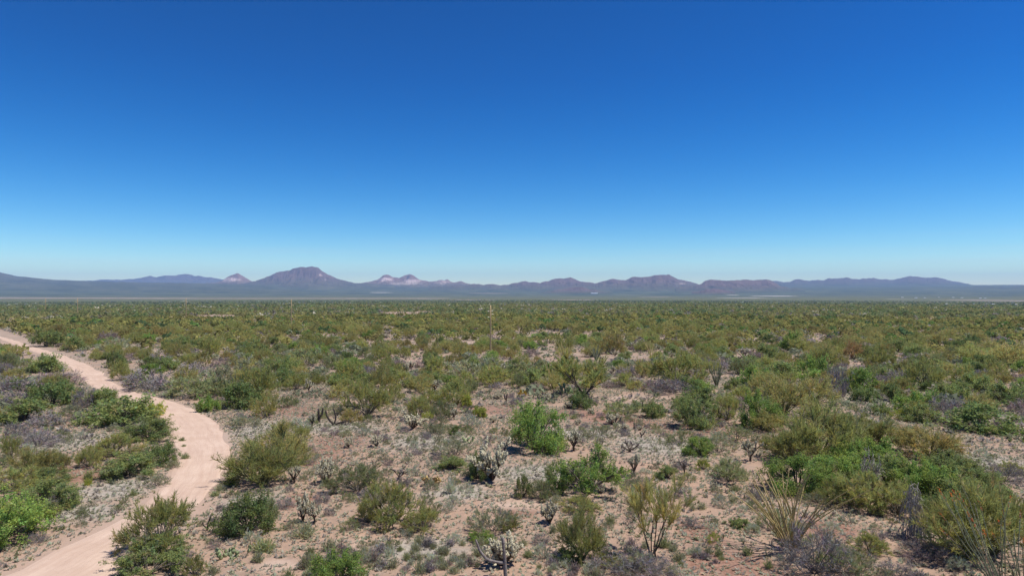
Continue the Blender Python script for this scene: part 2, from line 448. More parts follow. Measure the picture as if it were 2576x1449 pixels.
# --- mountains: each range a height field of its own, standing where it stands
def rock_mat(name, c1, c2, pale=None, pale_amt=0.0):
    m, n, l = new_mat(name)
    out = n.new('ShaderNodeOutputMaterial'); p = n.new('ShaderNodeBsdfPrincipled')
    p.inputs['Roughness'].default_value = 0.95; p.inputs['Specular IOR Level'].default_value = 0.05
    geo = n.new('ShaderNodeNewGeometry')
    def noise(scale, detail=7, rough=0.65):
        t = n.new('ShaderNodeTexNoise'); t.inputs['Scale'].default_value = scale; t.inputs['Detail'].default_value = detail
        t.inputs['Roughness'].default_value = rough; l.new(geo.outputs['Position'], t.inputs['Vector']); return t.outputs['Fac']
    def rmp(v, a, b, c=0.0, d=1.0):
        t = n.new('ShaderNodeMapRange'); t.inputs['From Min'].default_value = a; t.inputs['From Max'].default_value = b
        t.inputs['To Min'].default_value = c; t.inputs['To Max'].default_value = d; l.new(v, t.inputs['Value']); return t.outputs[0]
    def mix(f, a, b):
        t = n.new('ShaderNodeMix'); t.data_type = 'RGBA'
        for s, v in (('Factor', f), ('A', a), ('B', b)):
            if isinstance(v, tuple): t.inputs[s].default_value = (*v, 1)
            else: l.new(v, t.inputs[s])
        return t.outputs['Result']
    c = mix(rmp(noise(0.0042), 0.36, 0.64), c1, c2)
    c = mix(rmp(noise(0.03, 4, 0.7), 0.45, 0.75, 0, 0.6), c, tuple(v * 0.62 for v in c1))
    gu = n.new('ShaderNodeAttribute'); gu.attribute_name = 'gully'      # brush in the gullies, darkened so the colour carries relief shading too
    c = mix(rmp(gu.outputs['Fac'], 0.30, 0.85, 0, 0.7), c, (0.040, 0.040, 0.030))
    if pale:
        at = n.new('ShaderNodeAttribute'); at.attribute_name = 'pale'
        ad = n.new('ShaderNodeMath'); ad.operation = 'MULTIPLY'; l.new(at.outputs['Fac'], ad.inputs[0]); l.new(rmp(noise(0.006, 6), 0.3, 0.62), ad.inputs[1])
        c = mix(rmp(ad.outputs[0], 0.15, 0.6, 0, pale_amt), c, pale)
    # the lower slopes carry the same scrub as the valley
    at2 = n.new('ShaderNodeAttribute'); at2.attribute_name = 'foot'
    c = mix(at2.outputs['Fac'], c, mix(rmp(noise(0.0022, 10, 0.76), 0.38, 0.62), (0.028, 0.044, 0.022), (0.110, 0.114, 0.064)))
    l.new(c, p.inputs['Base Color']); l.new(p.outputs[0], out.inputs['Surface'])
    return m

def build_range(name, label, pts, D, wf, wb, mat, seed, power=1.35, spur=0.42, rough=1.0, pale_spots=(), nv=56, du=1.8, rock=0.55, cell=300.0):
    pts = np.array(pts, float)
    n = max(int((pts[-1, 0] - pts[0, 0]) / du), 40)
    xs = np.linspace(pts[0, 0], pts[-1, 0], n)
    ys = np.interp(xs, pts[:, 0], pts[:, 1])
    for _ in range(2): ys[1:-1] = 0.25 * ys[:-2] + 0.5 * ys[1:-1] + 0.25 * ys[2:]
    ys = ys - rough * ((fbm(xs / 14.0, np.zeros(n), seed + 5, 5, 0.6) - 0.5) * 5.0)
    dirx = (xs - CX) / FOC
    v = np.concatenate([np.linspace(-1, -0.0, int(nv * 0.68)), np.linspace(0, 1, int(nv * 0.32))[1:]])
    dep = D * (1 + 0.035 * (fbm(xs / 60.0, np.zeros(n), seed + 9, 3) - 0.5))
    U, Vv = np.meshgrid(np.arange(n), v, indexing='ij')
    Y = dep[U] + np.where(Vv < 0, Vv * wf, Vv * wb)
    X = dirx[U] * Y
    zr = EYE + (HOR - ys) / FOC * dep                      # ridge height
    zb = relief(X, Y)
    zb0 = relief(dirx * dep, dep)
    up = np.maximum(zr - zb0, -30)
    a = np.abs(Vv)
    s = (1 - a) ** power
    wx, wy = X + 160 * (fbm(X / 700, Y / 700, seed + 1) - 0.5), Y + 160 * (fbm(X / 700, Y / 700, seed + 2) - 0.5)
    rg = ridged(wx / cell, wy / (cell * 2.0), seed + 3, 6, 0.6)
    rg = 1 - np.clip((rg - 0.25) / 0.65, 0, 1)
    cut = min(spur * 1.9, 0.85) * rg * np.clip(a * 5, 0, 1) * np.clip((1 - a) * 3, 0, 1)
    h = up[U] * s * (1 - cut)
    Z = zb + h - 25 * np.clip((a - 0.86) / 0.14, 0, 1)
    pale = np.zeros_like(X)
    PX, PY = CX + FOC * X / Y, HOR - FOC * (Z - EYE) / Y
    for cx_, cy_, sx_, sy_ in pale_spots:
        pale = np.maximum(pale, np.exp(-((PX - cx_) / sx_) ** 2 - ((PY - cy_) / sy_) ** 2) * (Vv < 0.15))
    gul = rg * np.clip(a * 4, 0, 1)
    rel = h / max(up.max(), 1)
    foot = np.clip(1.0 - (rel / max(rock, 1e-3)) ** 0.8, 0, 1)
    i, j = np.meshgrid(np.arange(n - 1), np.arange(len(v) - 1), indexing='ij')
    nvv = len(v)
    f = np.stack([i * nvv + j, (i + 1) * nvv + j, (i + 1) * nvv + j + 1, i * nvv + j + 1], -1).reshape(-1, 4)
    o = obj(name, make_mesh(name, np.stack([X, Y, Z], -1).reshape(-1, 3), [f], [mat], smooth=True, attrs={'pale': pale.ravel(), 'foot': foot.ravel(), 'gully': gul.ravel()}))
    tag(o, label, kind='structure')
    return o

ROCK = rock_mat('purple_brown_rock', (0.102, 0.064, 0.058), (0.161, 0.105, 0.090), (0.450, 0.337, 0.301), 0.8)
ROCK_PINK = rock_mat('pinkish_rock', (0.167, 0.102, 0.088), (0.254, 0.164, 0.136), (0.567, 0.439, 0.392), 0.9)
ROCK_DARK = rock_mat('dark_scrub_rock', (0.083, 0.062, 0.055), (0.128, 0.091, 0.076), (0.450, 0.374, 0.341), 0.8)
build_range('mountain', 'faint blue mountain range on the far horizon behind the left slope',
            [(120, 714), (190, 708), (260, 704), (330, 702.5), (352, 699), (372, 694.6), (380, 694.6), (395, 698), (412, 693.5), (425, 692.6), (440, 694), (455, 691), (470, 688.4), (482, 691), (490, 693.8), (500, 693.6), (506, 694.6), (518, 698.2), (531, 697.2), (545, 700.8), (560, 703), (600, 706), (680, 712), (740, 716)], 23000, 1600, 1600, ROCK_DARK, 3, 1.0, 0.4, rough=0.7)
build_range('hill_slope', 'long smooth hill slope running down from the left edge of the valley',
            [(-420, 650), (-220, 664), (-60, 679), (0, 685), (14, 689), (38, 694), (60, 696.5), (95, 700), (130, 703.5), (180, 705.5), (260, 708), (340, 710), (430, 711.5), (520, 713), (600, 715), (680, 718), (760, 722)], 13200, 3800, 2500, ROCK_DARK, 21, 1.05, 0.16, rough=0.35, rock=1.6)
build_range('mountain', 'small pointed butte with a pale flank left of the great flat topped mountain',
            [(500, 715), (540, 711), (555, 707), (570, 699), (582, 693), (590, 690), (598, 687.5), (606, 692), (616, 698), (626, 703), (634, 708), (660, 713), (700, 717)], 15400, 1500, 1200, ROCK_PINK, 33, 1.25, 0.38, rough=0.8, pale_spots=[(578, 704, 26, 6)], du=1.2)
build_range('mountain', 'great broad mountain with a rounded flat top, tallest on the horizon',
            [(600, 717), (635, 709), (655, 702), (680, 694), (694, 687), (706, 683.5), (728, 681), (738, 675.5), (752, 672.5), (772, 671.5), (785, 671), (800, 673), (812, 682), (826, 690), (845, 699), (866, 706), (893, 711), (930, 713), (980, 717), (1020, 720)], 14600, 2300, 1600, ROCK, 47, 1.2, 0.40, rough=0.8, pale_spots=[(818, 704, 6, 2), (806, 692, 6, 2.5)], du=1.3)
build_range('mountain', 'twin rocky peaks with pale pink faces right of the great mountain',
            [(870, 717), (915, 711), (930, 708), (950, 703), (958, 697), (966, 692.5), (973, 690.5), (981, 693.5), (990, 698), (1004, 699), (1015, 693), (1022, 691), (1030, 690), (1040, 693), (1050, 700), (1058, 705), (1075, 707), (1090, 709), (1106, 706), (1118, 704.5), (1126, 701.5), (1134, 707), (1142, 710), (1150, 709), (1160, 708), (1176, 714), (1200, 718), (1240, 722)], 15600, 1700, 1300, ROCK_PINK, 59, 1.2, 0.45, rough=1.0,
            pale_spots=[(968, 703, 22, 6), (1036, 709, 22, 6), (1110, 711, 20, 5), (1020, 714, 40, 4)], du=1.2)
build_range('mountain', 'low brown hills with two rounded humps in the middle of the horizon',
            [(1080, 722), (1170, 717), (1192, 714), (1215, 716), (1235, 714), (1252, 717), (1280, 717), (1295, 712), (1312, 708.5), (1322, 708), (1335, 711), (1342, 710), (1360, 711), (1380, 707), (1397, 701), (1406, 699), (1418, 700), (1434, 698.5), (1446, 703), (1460, 707.5), (1472, 709), (1490, 712), (1520, 716), (1560, 721)], 13600, 1900, 1300, ROCK, 67, 1.25, 0.42, du=1.4)
build_range('mountain', 'wide brown mountain ending in a small pointed knob right of centre',
            [(1430, 722), (1480, 716), (1500, 712), (1515, 709), (1538, 702), (1555, 703), (1575, 704), (1590, 697), (1600, 697), (1612, 699), (1632, 696), (1650, 692.5), (1668, 691.5), (1678, 692), (1683, 690.5), (1690, 695), (1705, 703), (1722, 705), (1740, 710), (1757, 715), (1790, 720), (1830, 724)], 13400, 2000, 1400, ROCK, 79, 1.2, 0.42, pale_spots=[(1712, 714, 14, 2.5)], du=1.4)
build_range('mountain', 'dark flat topped ridge with a steep right end',
            [(1700, 724), (1745, 718), (1762, 714), (1775, 707), (1787, 704), (1800, 704.5), (1830, 706), (1850, 705), (1890, 704.5), (1925, 703.5), (1940, 706), (1952, 712), (1962, 719), (1990, 724), (2030, 728)], 11800, 1500, 1200, ROCK, 83, 1.1, 0.40, du=1.4)
build_range('mountain', 'long blue grey mountain range along the right of the horizon',
            [(1890, 722), (1935, 711), (1945, 705.5), (1955, 708), (1970, 711), (1985, 710), (2008, 702), (2035, 706), (2056, 704), (2066, 705), (2085, 701), (2110, 700.5), (2132, 698.5), (2160, 702), (2186, 698.5), (2215, 703), (2250, 703), (2268, 699), (2292, 694.5), (2310, 696), (2328, 699), (2350, 698), (2375, 702), (2400, 708.5), (2420, 710), (2440, 716), (2465, 720), (2500, 724), (2560, 728)], 18200, 3000, 2000, ROCK_DARK, 97, 1.15, 0.45, du=1.5)
build_range('mountain', 'low dark hills running off the right edge of the horizon',
            [(2320, 732), (2400, 727), (2440, 723), (2475, 720.5), (2492, 721), (2520, 722), (2540, 722), (2556, 720), (2576, 719), (2620, 715), (2700, 712), (2800, 720)], 12600, 1800, 1300, ROCK_DARK, 103, 1.2, 0.40, rough=0.7)
build_range('hill', 'small dark knoll standing before the flat topped ridge',
            [(1740, 735), (1762, 731), (1775, 728), (1790, 726.5), (1810, 727), (1825, 730), (1850, 735)], 9600, 420, 420, ROCK, 111, 1.1, 0.3, du=1.5)
build_range('hill', 'small rounded brown hill before the low middle hills',
            [(1360, 735), (1390, 731), (1420, 726), (1440, 722.5), (1456, 722), (1475, 726), (1500, 731), (1540, 735)], 10800, 800, 700, ROCK, 121, 1.2, 0.35, du=1.5)

# --- air: one closed box of thin haze round everything
hb = np.array([(x, y, z) for x in (-25500, 25500) for y in (-25500, 25500) for z in (-60.0, 690.0)], float)
hf = np.array([(0, 1, 3, 2), (4, 6, 7, 5), (0, 4, 5, 1), (2, 3, 7, 6), (0, 2, 6, 4), (1, 5, 7, 3)])
hm, hn, hl = new_mat('thin_haze')
ho = hn.new('ShaderNodeOutputMaterial'); hv = hn.new('ShaderNodeVolumePrincipled')
hv.inputs['Color'].default_value = (0.40, 0.61, 1.0, 1)
hv.inputs['Density'].default_value = 3.8e-5
hv.inputs['Anisotropy'].default_value = 0.0
hl.new(hv.outputs[0], ho.inputs['Volume'])
haze = obj('haze', make_mesh('haze', hb, [hf], [hm]))
tag(haze, 'thin blue haze over the valley', kind='stuff')
# ------------------------------------------------------------ plant meshes
def frame(d):
    ref = np.where(np.abs(d[:, 2:3]) > 0.9, np.array([[1.0, 0, 0]]), np.array([[0, 0, 1.0]]))
    a = norm(np.cross(d, ref)); b = np.cross(d, a)
    return a, b

def tubes(P, R, sides=3, cap=False):
    """P (n,k,3) centre lines, R (n,k) radii -> verts, quads (tris for caps)"""
    n, k, _ = P.shape
    d = norm(P[:, -1] - P[:, 0]); a, b = frame(d)
    th = np.arange(sides) * 2 * np.pi / sides
    ring = a[:, None, None, :] * np.cos(th)[None, None, :, None] + b[:, None, None, :] * np.sin(th)[None, None, :, None]
    V = P[:, :, None, :] + ring * R[:, :, None, None]
    base = (np.arange(n) * k * sides)[:, None, None]
    i = np.arange(k - 1)[None, :, None]; s = np.arange(sides)[None, None, :]; s2 = (s + 1) % sides
    q = np.stack([base + i * sides + s, base + i * sides + s2, base + (i + 1) * sides + s2, base + (i + 1) * sides + s], -1).reshape(-1, 4)
    V = V.reshape(-1, 3)
    return V, q

def capsules(C, D, L, R, sides=6):
    """short fat joints: C base, D direction, L length, R radius"""
    t = np.array([0.0, 0.12, 0.5, 0.86, 1.0]); r = np.array([0.35, 0.85, 1.0, 0.85, 0.3])
    P = C[:, None, :] + D[:, None, :] * (L[:, None] * t)[:, :, None]
    return tubes(P, R[:, None] * r[None, :], sides)

class Bag:
    """collects geometry of one mesh"""
    def __init__(s): s.V = []; s.F3 = []; s.F4 = []; s.m3 = []; s.m4 = []; s.C = []; s.n = 0
    def add(s, V, F, mat=0, col=None):
        F = np.asarray(F); (s.F4 if F.shape[1] == 4 else s.F3).append(F + s.n)
        (s.m4 if F.shape[1] == 4 else s.m3).append(np.full(len(F), mat))
        s.V.append(V); s.C.append(np.ones((len(V), 3)) if col is None else np.broadcast_to(col, (len(V), 3)))
        s.n += len(V)
    def mesh(s, name, mats, smooth=False):
        F, M = [], []
        if s.F3: F.append(np.concatenate(s.F3)); M.append(np.concatenate(s.m3))
        if s.F4: F.append(np.concatenate(s.F4)); M.append(np.concatenate(s.m4))
        return make_mesh(name, np.concatenate(s.V), F, mats, np.concatenate(M), smooth, np.concatenate(s.C))

def grow(R, mains, up, out, kids, lens, rad, wob=0.12, start=0.35, base_r=0.05, trunk=0.0, bend=0.25, lift=0.3, spread=0.55):
    """branch levels: returns a list of (P (n,4,3), radii (n,4))"""
    az = R.uniform(0, 2 * np.pi, mains) if mains < 4 else (np.arange(mains) + R.uniform(-0.4, 0.4, mains)) * 2 * np.pi / mains
    el = np.radians(R.uniform(up, out, mains))
    d = np.stack([np.cos(az) * np.cos(el), np.sin(az) * np.cos(el), np.sin(el)], 1)
    p0 = np.stack([np.cos(az) * base_r, np.sin(az) * base_r, np.full(mains, trunk)], 1) * R.uniform(0.3, 1, (mains, 1))
    p0[:, 2] = trunk * R.uniform(0.7, 1.0, mains)
    L = lens[0] * R.uniform(0.75, 1.15, mains)
    levels = []
    rr = np.full(mains, rad)
    for lv in range(len(lens)):
        t = np.linspace(0, 1, 4)[None, :, None]
        side = norm(R.normal(0, 1, d.shape))
        P = p0[:, None] + d[:, None] * L[:, None, None] * t + (side[:, None] * wob + np.array([0, 0, bend])[None, None]) * L[:, None, None] * (t ** 2)
        P[:, :, 2] = np.maximum(P[:, :, 2], 0.02)
        rad_ = rr[:, None] * np.linspace(1, 0.5, 4)[None]
        levels.append((P, rad_))
        if lv + 1 == len(lens): break
        k = kids[lv]
        n = len(P)
        idx = np.repeat(np.arange(n), k)
        tt = R.uniform(start, 1.0, n * k); tt[::k] = 1.0
        f = tt * 3; i0 = np.minimum(f.astype(int), 2); fr = (f - i0)[:, None]
        p0 = P[idx, i0] * (1 - fr) + P[idx, i0 + 1] * fr
        tang = norm(P[idx, i0 + 1] - P[idx, i0])
        d = norm(tang + R.normal(0, spread, tang.shape) + np.array([0, 0, lift]))
        L = lens[lv + 1] * R.uniform(0.6, 1.25, n * k)
        rr = rr[idx] * (1 - 0.5 * tt) * 0.62
    return levels

def blades(R, levels, per, length, width, upb=0.35, rnd=0.5, from_levels=(-1,), tri=True):
    Vs, Fs, Cs = [], [], []
    n0 = 0
    for lv in from_levels:
        P, _ = levels[lv]
        n = len(P)
        idx = np.repeat(np.arange(n), per)
        tt = R.uniform(0.1, 1.0, n * per); f = tt * 3; i0 = np.minimum(f.astype(int), 2); fr = (f - i0)[:, None]
        p = P[idx, i0] * (1 - fr) + P[idx, i0 + 1] * fr
        tang = norm(P[idx, i0 + 1] - P[idx, i0])
        d = norm(tang + R.normal(0, rnd, tang.shape) + np.array([0, 0, upb]))
        a, b = frame(d)
        th = R.uniform(0, np.pi, len(d))[:, None]
        w = a * np.cos(th) + b * np.sin(th)
        l = (length * R.uniform(0.5, 1.3, len(d)))[:, None]; wd = (width * R.uniform(0.7, 1.3, len(d)))[:, None]
        v = np.stack([p - w * wd * 0.5, p + w * wd * 0.5, p + d * l], 1).reshape(-1, 3)
        F = np.arange(len(v)).reshape(-1, 3)
        ct = R.normal(1.0, 0.12, n)[idx] * R.normal(1.0, 0.10, len(idx))
        hue = R.normal(0, 0.09, n)[idx]
        dry = (R.uniform(0, 1, n) < 0.13)[idx][:, None]
        c = np.clip(np.stack([ct * (1 + hue), ct, ct * (1 - hue)], 1) * np.where(dry, np.array([1.15, 0.92, 1.3]), 1.0), 0.35, 1.8)
        Vs.append(v); Fs.append(F + n0); Cs.append(np.repeat(c, 3, 0)); n0 += len(v)
    return np.concatenate(Vs), np.concatenate(Fs), np.concatenate(Cs)

def leaflets(R, levels, per, size, cloud, droop=0.0, from_levels=(-1,), aspect=0.75):
    Vs, Fs, Cs = [], [], []
    n0 = 0
    for lv in from_levels:
        P, _ = levels[lv]
        n = len(P)
        idx = np.repeat(np.arange(n), per)
        tt = R.uniform(0.2, 1.05, n * per); f = np.minimum(tt * 3, 2.999); i0 = f.astype(int); fr = (f - i0)[:, None]
        p = P[idx, i0] * (1 - fr) + P[idx, i0 + 1] * fr + R.normal(0, cloud, (len(idx), 3)) - np.array([0, 0, droop])
        p[:, 2] = np.maximum(p[:, 2], 0.01)
        nrm = norm(R.normal(0, 1, p.shape) + np.array([0, 0, 0.8]))
        a, b = frame(nrm)
        th = R.uniform(0, 2 * np.pi, len(p))[:, None]
        u = a * np.cos(th) + b * np.sin(th); w = np.cross(nrm, u)
        s = (size * R.uniform(0.6, 1.35, len(p)))[:, None]
        v = np.stack([p - u * s * 0.5 - w * s * aspect * 0.4, p + w * s * aspect * 0.7, p + u * s * 0.6 - w * s * aspect * 0.4], 1).reshape(-1, 3)
        F = np.arange(len(v)).reshape(-1, 3)
        ct = R.normal(1.0, 0.14, n)[idx] * R.normal(1.0, 0.12, len(idx)); hue = R.normal(0, 0.10, n)[idx]
        dry = (R.uniform(0, 1, n) < 0.13)[idx][:, None]
        c = np.clip(np.stack([ct * (1 + hue), ct, ct * (1 - hue)], 1) * np.where(dry, np.array([1.15, 0.92, 1.3]), 1.0), 0.35, 1.8)
        Vs.append(v); Fs.append(F + n0); Cs.append(np.repeat(c, 3, 0)); n0 += len(v)
    return np.concatenate(Vs), np.concatenate(Fs), np.concatenate(Cs)

def fit(levels, extra):
    """bring a plant to radius 1 and height 1"""
    allp = np.concatenate([levels[-1][0].reshape(-1, 3), extra])
    r = np.percentile(np.hypot(allp[:, 0], allp[:, 1]), 95); h = np.percentile(allp[:, 2], 97)
    return np.array([1 / r, 1 / r, 1 / h])

TWIG = rough_mat('grey_brown_bark', (0.15, 0.13, 0.095), (0.24, 0.21, 0.16), 9)
TWIG_DARK = rough_mat('dark_bark', (0.035, 0.027, 0.022), (0.075, 0.060, 0.05), 9)
GREEN_BARK = rough_mat('green_bark', (0.15, 0.155, 0.07), (0.23, 0.215, 0.11), 7)
BUSH_DARK = rough_mat('brown_stem', (0.085, 0.070, 0.055), (0.15, 0.125, 0.10), 9)
GREY_TWIG = rough_mat('weathered_twig', (0.14, 0.122, 0.115), (0.23, 0.205, 0.195), 8, use_tint=True)
WHITE_WOOD = rough_mat('bleached_wood', (0.25, 0.215, 0.19), (0.42, 0.38, 0.34), 8)

L_ = {  # leaf colours
    'olive': leaf_mat('olive_leaf', (0.377, 0.389, 0.127)),
    'yellowish olive': leaf_mat('yellow_olive_leaf', (0.415, 0.391, 0.140)),
    'brownish olive': leaf_mat('brown_olive_leaf', (0.404, 0.350, 0.129)),
    'dusty green': leaf_mat('dusty_green_leaf', (0.312, 0.343, 0.153)),
    'mid green': leaf_mat('mid_green_leaf', (0.267, 0.321, 0.112)),
    'bright green': leaf_mat('bright_green_leaf', (0.264, 0.372, 0.092)),
    'dark green': leaf_mat('dark_green_leaf', (0.204, 0.262, 0.091)),
    'yellow green': leaf_mat('yellow_green_leaf', (0.417, 0.455, 0.097)),
    'grey green': leaf_mat('grey_green_leaf', (0.376, 0.383, 0.221)),
    'pale sage': leaf_mat('pale_sage_leaf', (0.512, 0.541, 0.375)),
    'lavender grey': leaf_mat('lavender_grey_twig', (0.285, 0.256, 0.235), trans=0.12),
    'brownish grey': leaf_mat('brown_grey_twig', (0.306, 0.245, 0.211), trans=0.12),
    'dark grey': leaf_mat('dark_grey_twig', (0.230, 0.208, 0.186), trans=0.12),
    'rusty brown': leaf_mat('rusty_leaf', (0.512, 0.356, 0.149)),
    'straw': leaf_mat('straw_leaf', (0.46, 0.39, 0.26)),
    'golden': leaf_mat('golden_leaf', (0.55, 0.38, 0.05)),
}

def shrub(R, lumps, subs, twigs, el, rr, sig, rad, twig_len=0.2, up=0.3, arch=0.12, base=0.07, gap=0.0):
    """stems fan out from the root to clumps; every clump carries twigs: stems, branches, twigs"""
    az = (np.arange(lumps) * 2.39996 + R.uniform(-0.5, 0.5, lumps))
    se = R.uniform(math.sin(math.radians(el[0])), math.sin(math.radians(el[1])), lumps)
    ce = np.sqrt(1 - se ** 2); r = R.uniform(rr[0], rr[1], lumps)
    lop = 1 + 0.16 * np.sin(az * 2 + R.uniform(0, 6)) + R.normal(0, 0.06, lumps)      # no two sides alike
    c = np.stack([np.cos(az) * ce * r * lop, np.sin(az) * ce * r * lop, se * r], 1)
    b0 = np.stack([np.cos(az) * base, np.sin(az) * base, np.zeros(lumps)], 1) * R.uniform(0.3, 1, (lumps, 1))
    t = np.linspace(0, 1, 4)[None, :, None]
    side = R.normal(0, 0.05, (lumps, 1, 3))
    P = b0[:, None] * (1 - t) + c[:, None] * t + (np.array([0, 0, arch]) + side) * (t * (1 - t) * 4) * (r * (1 - 0.4 * se))[:, None, None]
    P[:, :, 2] = np.maximum(P[:, :, 2], 0.01)
    L0 = (P, rad * R.uniform(0.7, 1.2, (lumps, 1)) * np.linspace(1, 0.45, 4)[None])
    i = np.repeat(np.arange(lumps), subs); q = R.uniform(0.45, 1.0, len(i)); f = np.minimum(q * 3, 2.999); k = f.astype(int); fr = (f - k)[:, None]
    s0 = P[i, k] * (1 - fr) + P[i, k + 1] * fr
    e = c[i] + R.normal(0, sig, (len(i), 3)) * np.array([1, 1, 0.8]); e[:, 2] = np.maximum(e[:, 2], 0.05)
    t1 = t
    Q = s0[:, None] * (1 - t1) + e[:, None] * t1 + np.array([0, 0, 0.05]) * (t1 * (1 - t1) * 4)
    L1 = (Q, rad * 0.42 * np.linspace(1, 0.5, 4)[None] * np.ones((len(i), 1)))
    j = np.repeat(np.arange(len(i)), twigs); q = R.uniform(0.35, 1.0, len(j)); f = np.minimum(q * 3, 2.999); k = f.astype(int); fr = (f - k)[:, None]
    p = Q[j, k] * (1 - fr) + Q[j, k + 1] * fr
    outw = norm(p - np.array([0, 0, 0.1]))
    d = norm(norm(Q[j, 3] - Q[j, 0]) * 0.5 + outw * 0.6 + R.normal(0, 0.5, p.shape) + np.array([0, 0, up]))
    T = p[:, None] + d[:, None] * (twig_len * R.uniform(0.6, 1.3, (len(j), 1, 1))) * t
    T[:, :, 2] = np.maximum(T[:, :, 2], 0.02)
    L2 = (T, rad * 0.2 * np.linspace(1, 0.5, 4)[None] * np.ones((len(j), 1)))
    return [L0, L1, L2]

def plant(kind, seed, lod):
    """a plant of radius 1 and height 1: branch levels, and leaf verts, faces, tint"""
    R = np.random.default_rng(seed)
    hi = lod == 0
    if kind == 'creosote':
        lv = shrub(R, 26, 5, 4, (6, 88), (0.62, 0.95), 0.16, 0.017, 0.20, 0.45, 0.10)
        lf = blades(R, lv, 20, 0.12, 0.0125, 0.30, 0.75) if hi else blades(R, lv, 7, 0.15, 0.028, 0.3, 0.8)
    elif kind == 'palo':
        lv = shrub(R, 24, 5, 5, (14, 88), (0.55, 0.95), 0.17, 0.026, 0.26, 0.40, 0.16)
        lf = blades(R, lv, 19, 0.13, 0.0115, 0.32, 0.72) if hi else blades(R, lv, 6, 0.16, 0.026, 0.3, 0.75)
    elif kind == 'mesquite':
        lv = shrub(R, 24, 5, 4, (4, 86), (0.55, 0.92), 0.18, 0.022, 0.20, 0.15, 0.12)
        lf = leaflets(R, lv, 30, 0.040, 0.045, 0.010) if hi else leaflets(R, lv, 10, 0.072, 0.055, 0.015)
    elif kind == 'open':
        lv = shrub(R, 15, 5, 4, (8, 84), (0.62, 0.98), 0.15, 0.026, 0.20, 0.10, 0.10)
        lf = leaflets(R, lv, 32, 0.038, 0.038, 0.016) if hi else leaflets(R, lv, 10, 0.072, 0.055, 0.015)
    elif kind == 'sage':
        lv = shrub(R, 26, 4, 3, (3, 88), (0.6, 0.92), 0.16, 0.010, 0.17, 0.55, 0.08, 0.2)
        lf = blades(R, lv, 16, 0.13, 0.0135, 0.5, 0.65) if hi else blades(R, lv, 6, 0.18, 0.036, 0.45, 0.7)
    elif kind == 'dead':
        lv = shrub(R, 22, 5, 4, (4, 84), (0.55, 0.95), 0.20, 0.015, 0.24, 0.2, 0.10, 0.12)
        lf = blades(R, lv, 9, 0.17, 0.0105, 0.2, 0.85) if hi else blades(R, lv, 4, 0.20, 0.028, 0.2, 0.85)
    elif kind == 'tuft':
        az = R.uniform(0, 2 * np.pi, 150); el = np.radians(R.uniform(12, 88, 150))
        d = np.stack([np.cos(az) * np.cos(el), np.sin(az) * np.cos(el), np.sin(el)], 1)
        p = np.stack([R.normal(0, 0.16, 150), R.normal(0, 0.16, 150), np.zeros(150)], 1)
        t = np.linspace(0, 1, 4)[None, :, None]
        lv = [(p[:, None] + d[:, None] * t * R.uniform(0.5, 1.0, 150)[:, None, None], np.full((150, 4), 0.006))]
        lf = blades(R, lv, 6, 0.26, 0.05, 0.35, 0.6)
        lv = [(lv[0][0][:14], lv[0][1][:14] * 1.6)]
    V, F, C = lf
    return lv, V, F, C

def stem_geo(lv, lod, keep=None):
    out = []
    lvs = lv if keep is None else lv[:keep]
    for k, (P, r) in enumerate(lvs):
        if lod and k >= 1: continue
        Pq, rq = (P, r) if k < 2 else (P[:, [0, 3]], r[:, [0, 3]])
        out.append(tubes(Pq, rq, 4 if (k == 0 and not lod) else 3))
    return out

PROTO = {}
BARK = {'palo': GREEN_BARK, 'mesquite': BUSH_DARK, 'open': BUSH_DARK, 'dead': GREY_TWIG}
def proto(kind, variant, lod):
    """shared meshes: near plants as (stems, foliage), farther ones as one mesh; the leaf colour is set on the object"""
    key = (kind, variant, lod)
    if key in PROTO: return PROTO[key]
    lv, V, F, C = plant(kind, hash_seed(kind, variant), lod)
    sc = fit(lv, V[::3])
    bark = BARK.get(kind, TWIG)
    fb, sb = Bag(), Bag()
    fb.add(V * sc, F, 0, C)
    for v, q in stem_geo(lv, lod): (sb if lod == 0 else fb).add(v * sc, q, 0 if lod == 0 else 1)
    if lod == 0: r = (sb.mesh(kind + '_stems', [bark]), fb.mesh(kind + '_foliage', [L_['olive']]))
    else: r = (None, fb.mesh(kind + '_bush', [L_['olive'], bark]))
    PROTO[key] = r
    return r
def coloured(o, colour):
    o.material_slots[0].link = 'OBJECT'; o.material_slots[0].material = L_[colour]
    return o

def hash_seed(kind, variant):
    return sum(ord(c) * (i + 3) for i, c in enumerate(kind)) * 31 + variant * 7919

# --- cacti
CH_PALE = rough_mat('straw_spines', (0.44, 0.40, 0.27), (0.68, 0.62, 0.45), 45, use_tint=True)
CH_GREEN = rough_mat('cholla_green', (0.36, 0.34, 0.23), (0.55, 0.51, 0.37), 40, use_tint=True)
CH_DARK = rough_mat('cholla_trunk', (0.048, 0.036, 0.028), (0.120, 0.090, 0.066), 16)
PAD_GREEN = rough_mat('pad_green', (0.20, 0.25, 0.13), (0.30, 0.34, 0.19), 14, use_tint=True)
PAD_BROWN = rough_mat('pad_brown', (0.24, 0.15, 0.06), (0.42, 0.31, 0.15), 10, use_tint=True)
OC_TAN = rough_mat('wand_tan', (0.36, 0.275, 0.115), (0.52, 0.41, 0.19), 12)
OC_GREEN = rough_mat('wand_grey_green', (0.145, 0.165, 0.105), (0.22, 0.235, 0.15), 12)
OC_RED = leaf_mat('orange_red_flower', (0.62, 0.13, 0.035), trans=0.2)
DEAD_DARK = rough_mat('charred_skeleton', (0.035, 0.027, 0.023), (0.095, 0.075, 0.062), 14)
DEAD_GREY = rough_mat('grey_skeleton', (0.13, 0.11, 0.10), (0.27, 0.235, 0.21), 10, bump=0.3)
CHOLLA = {}
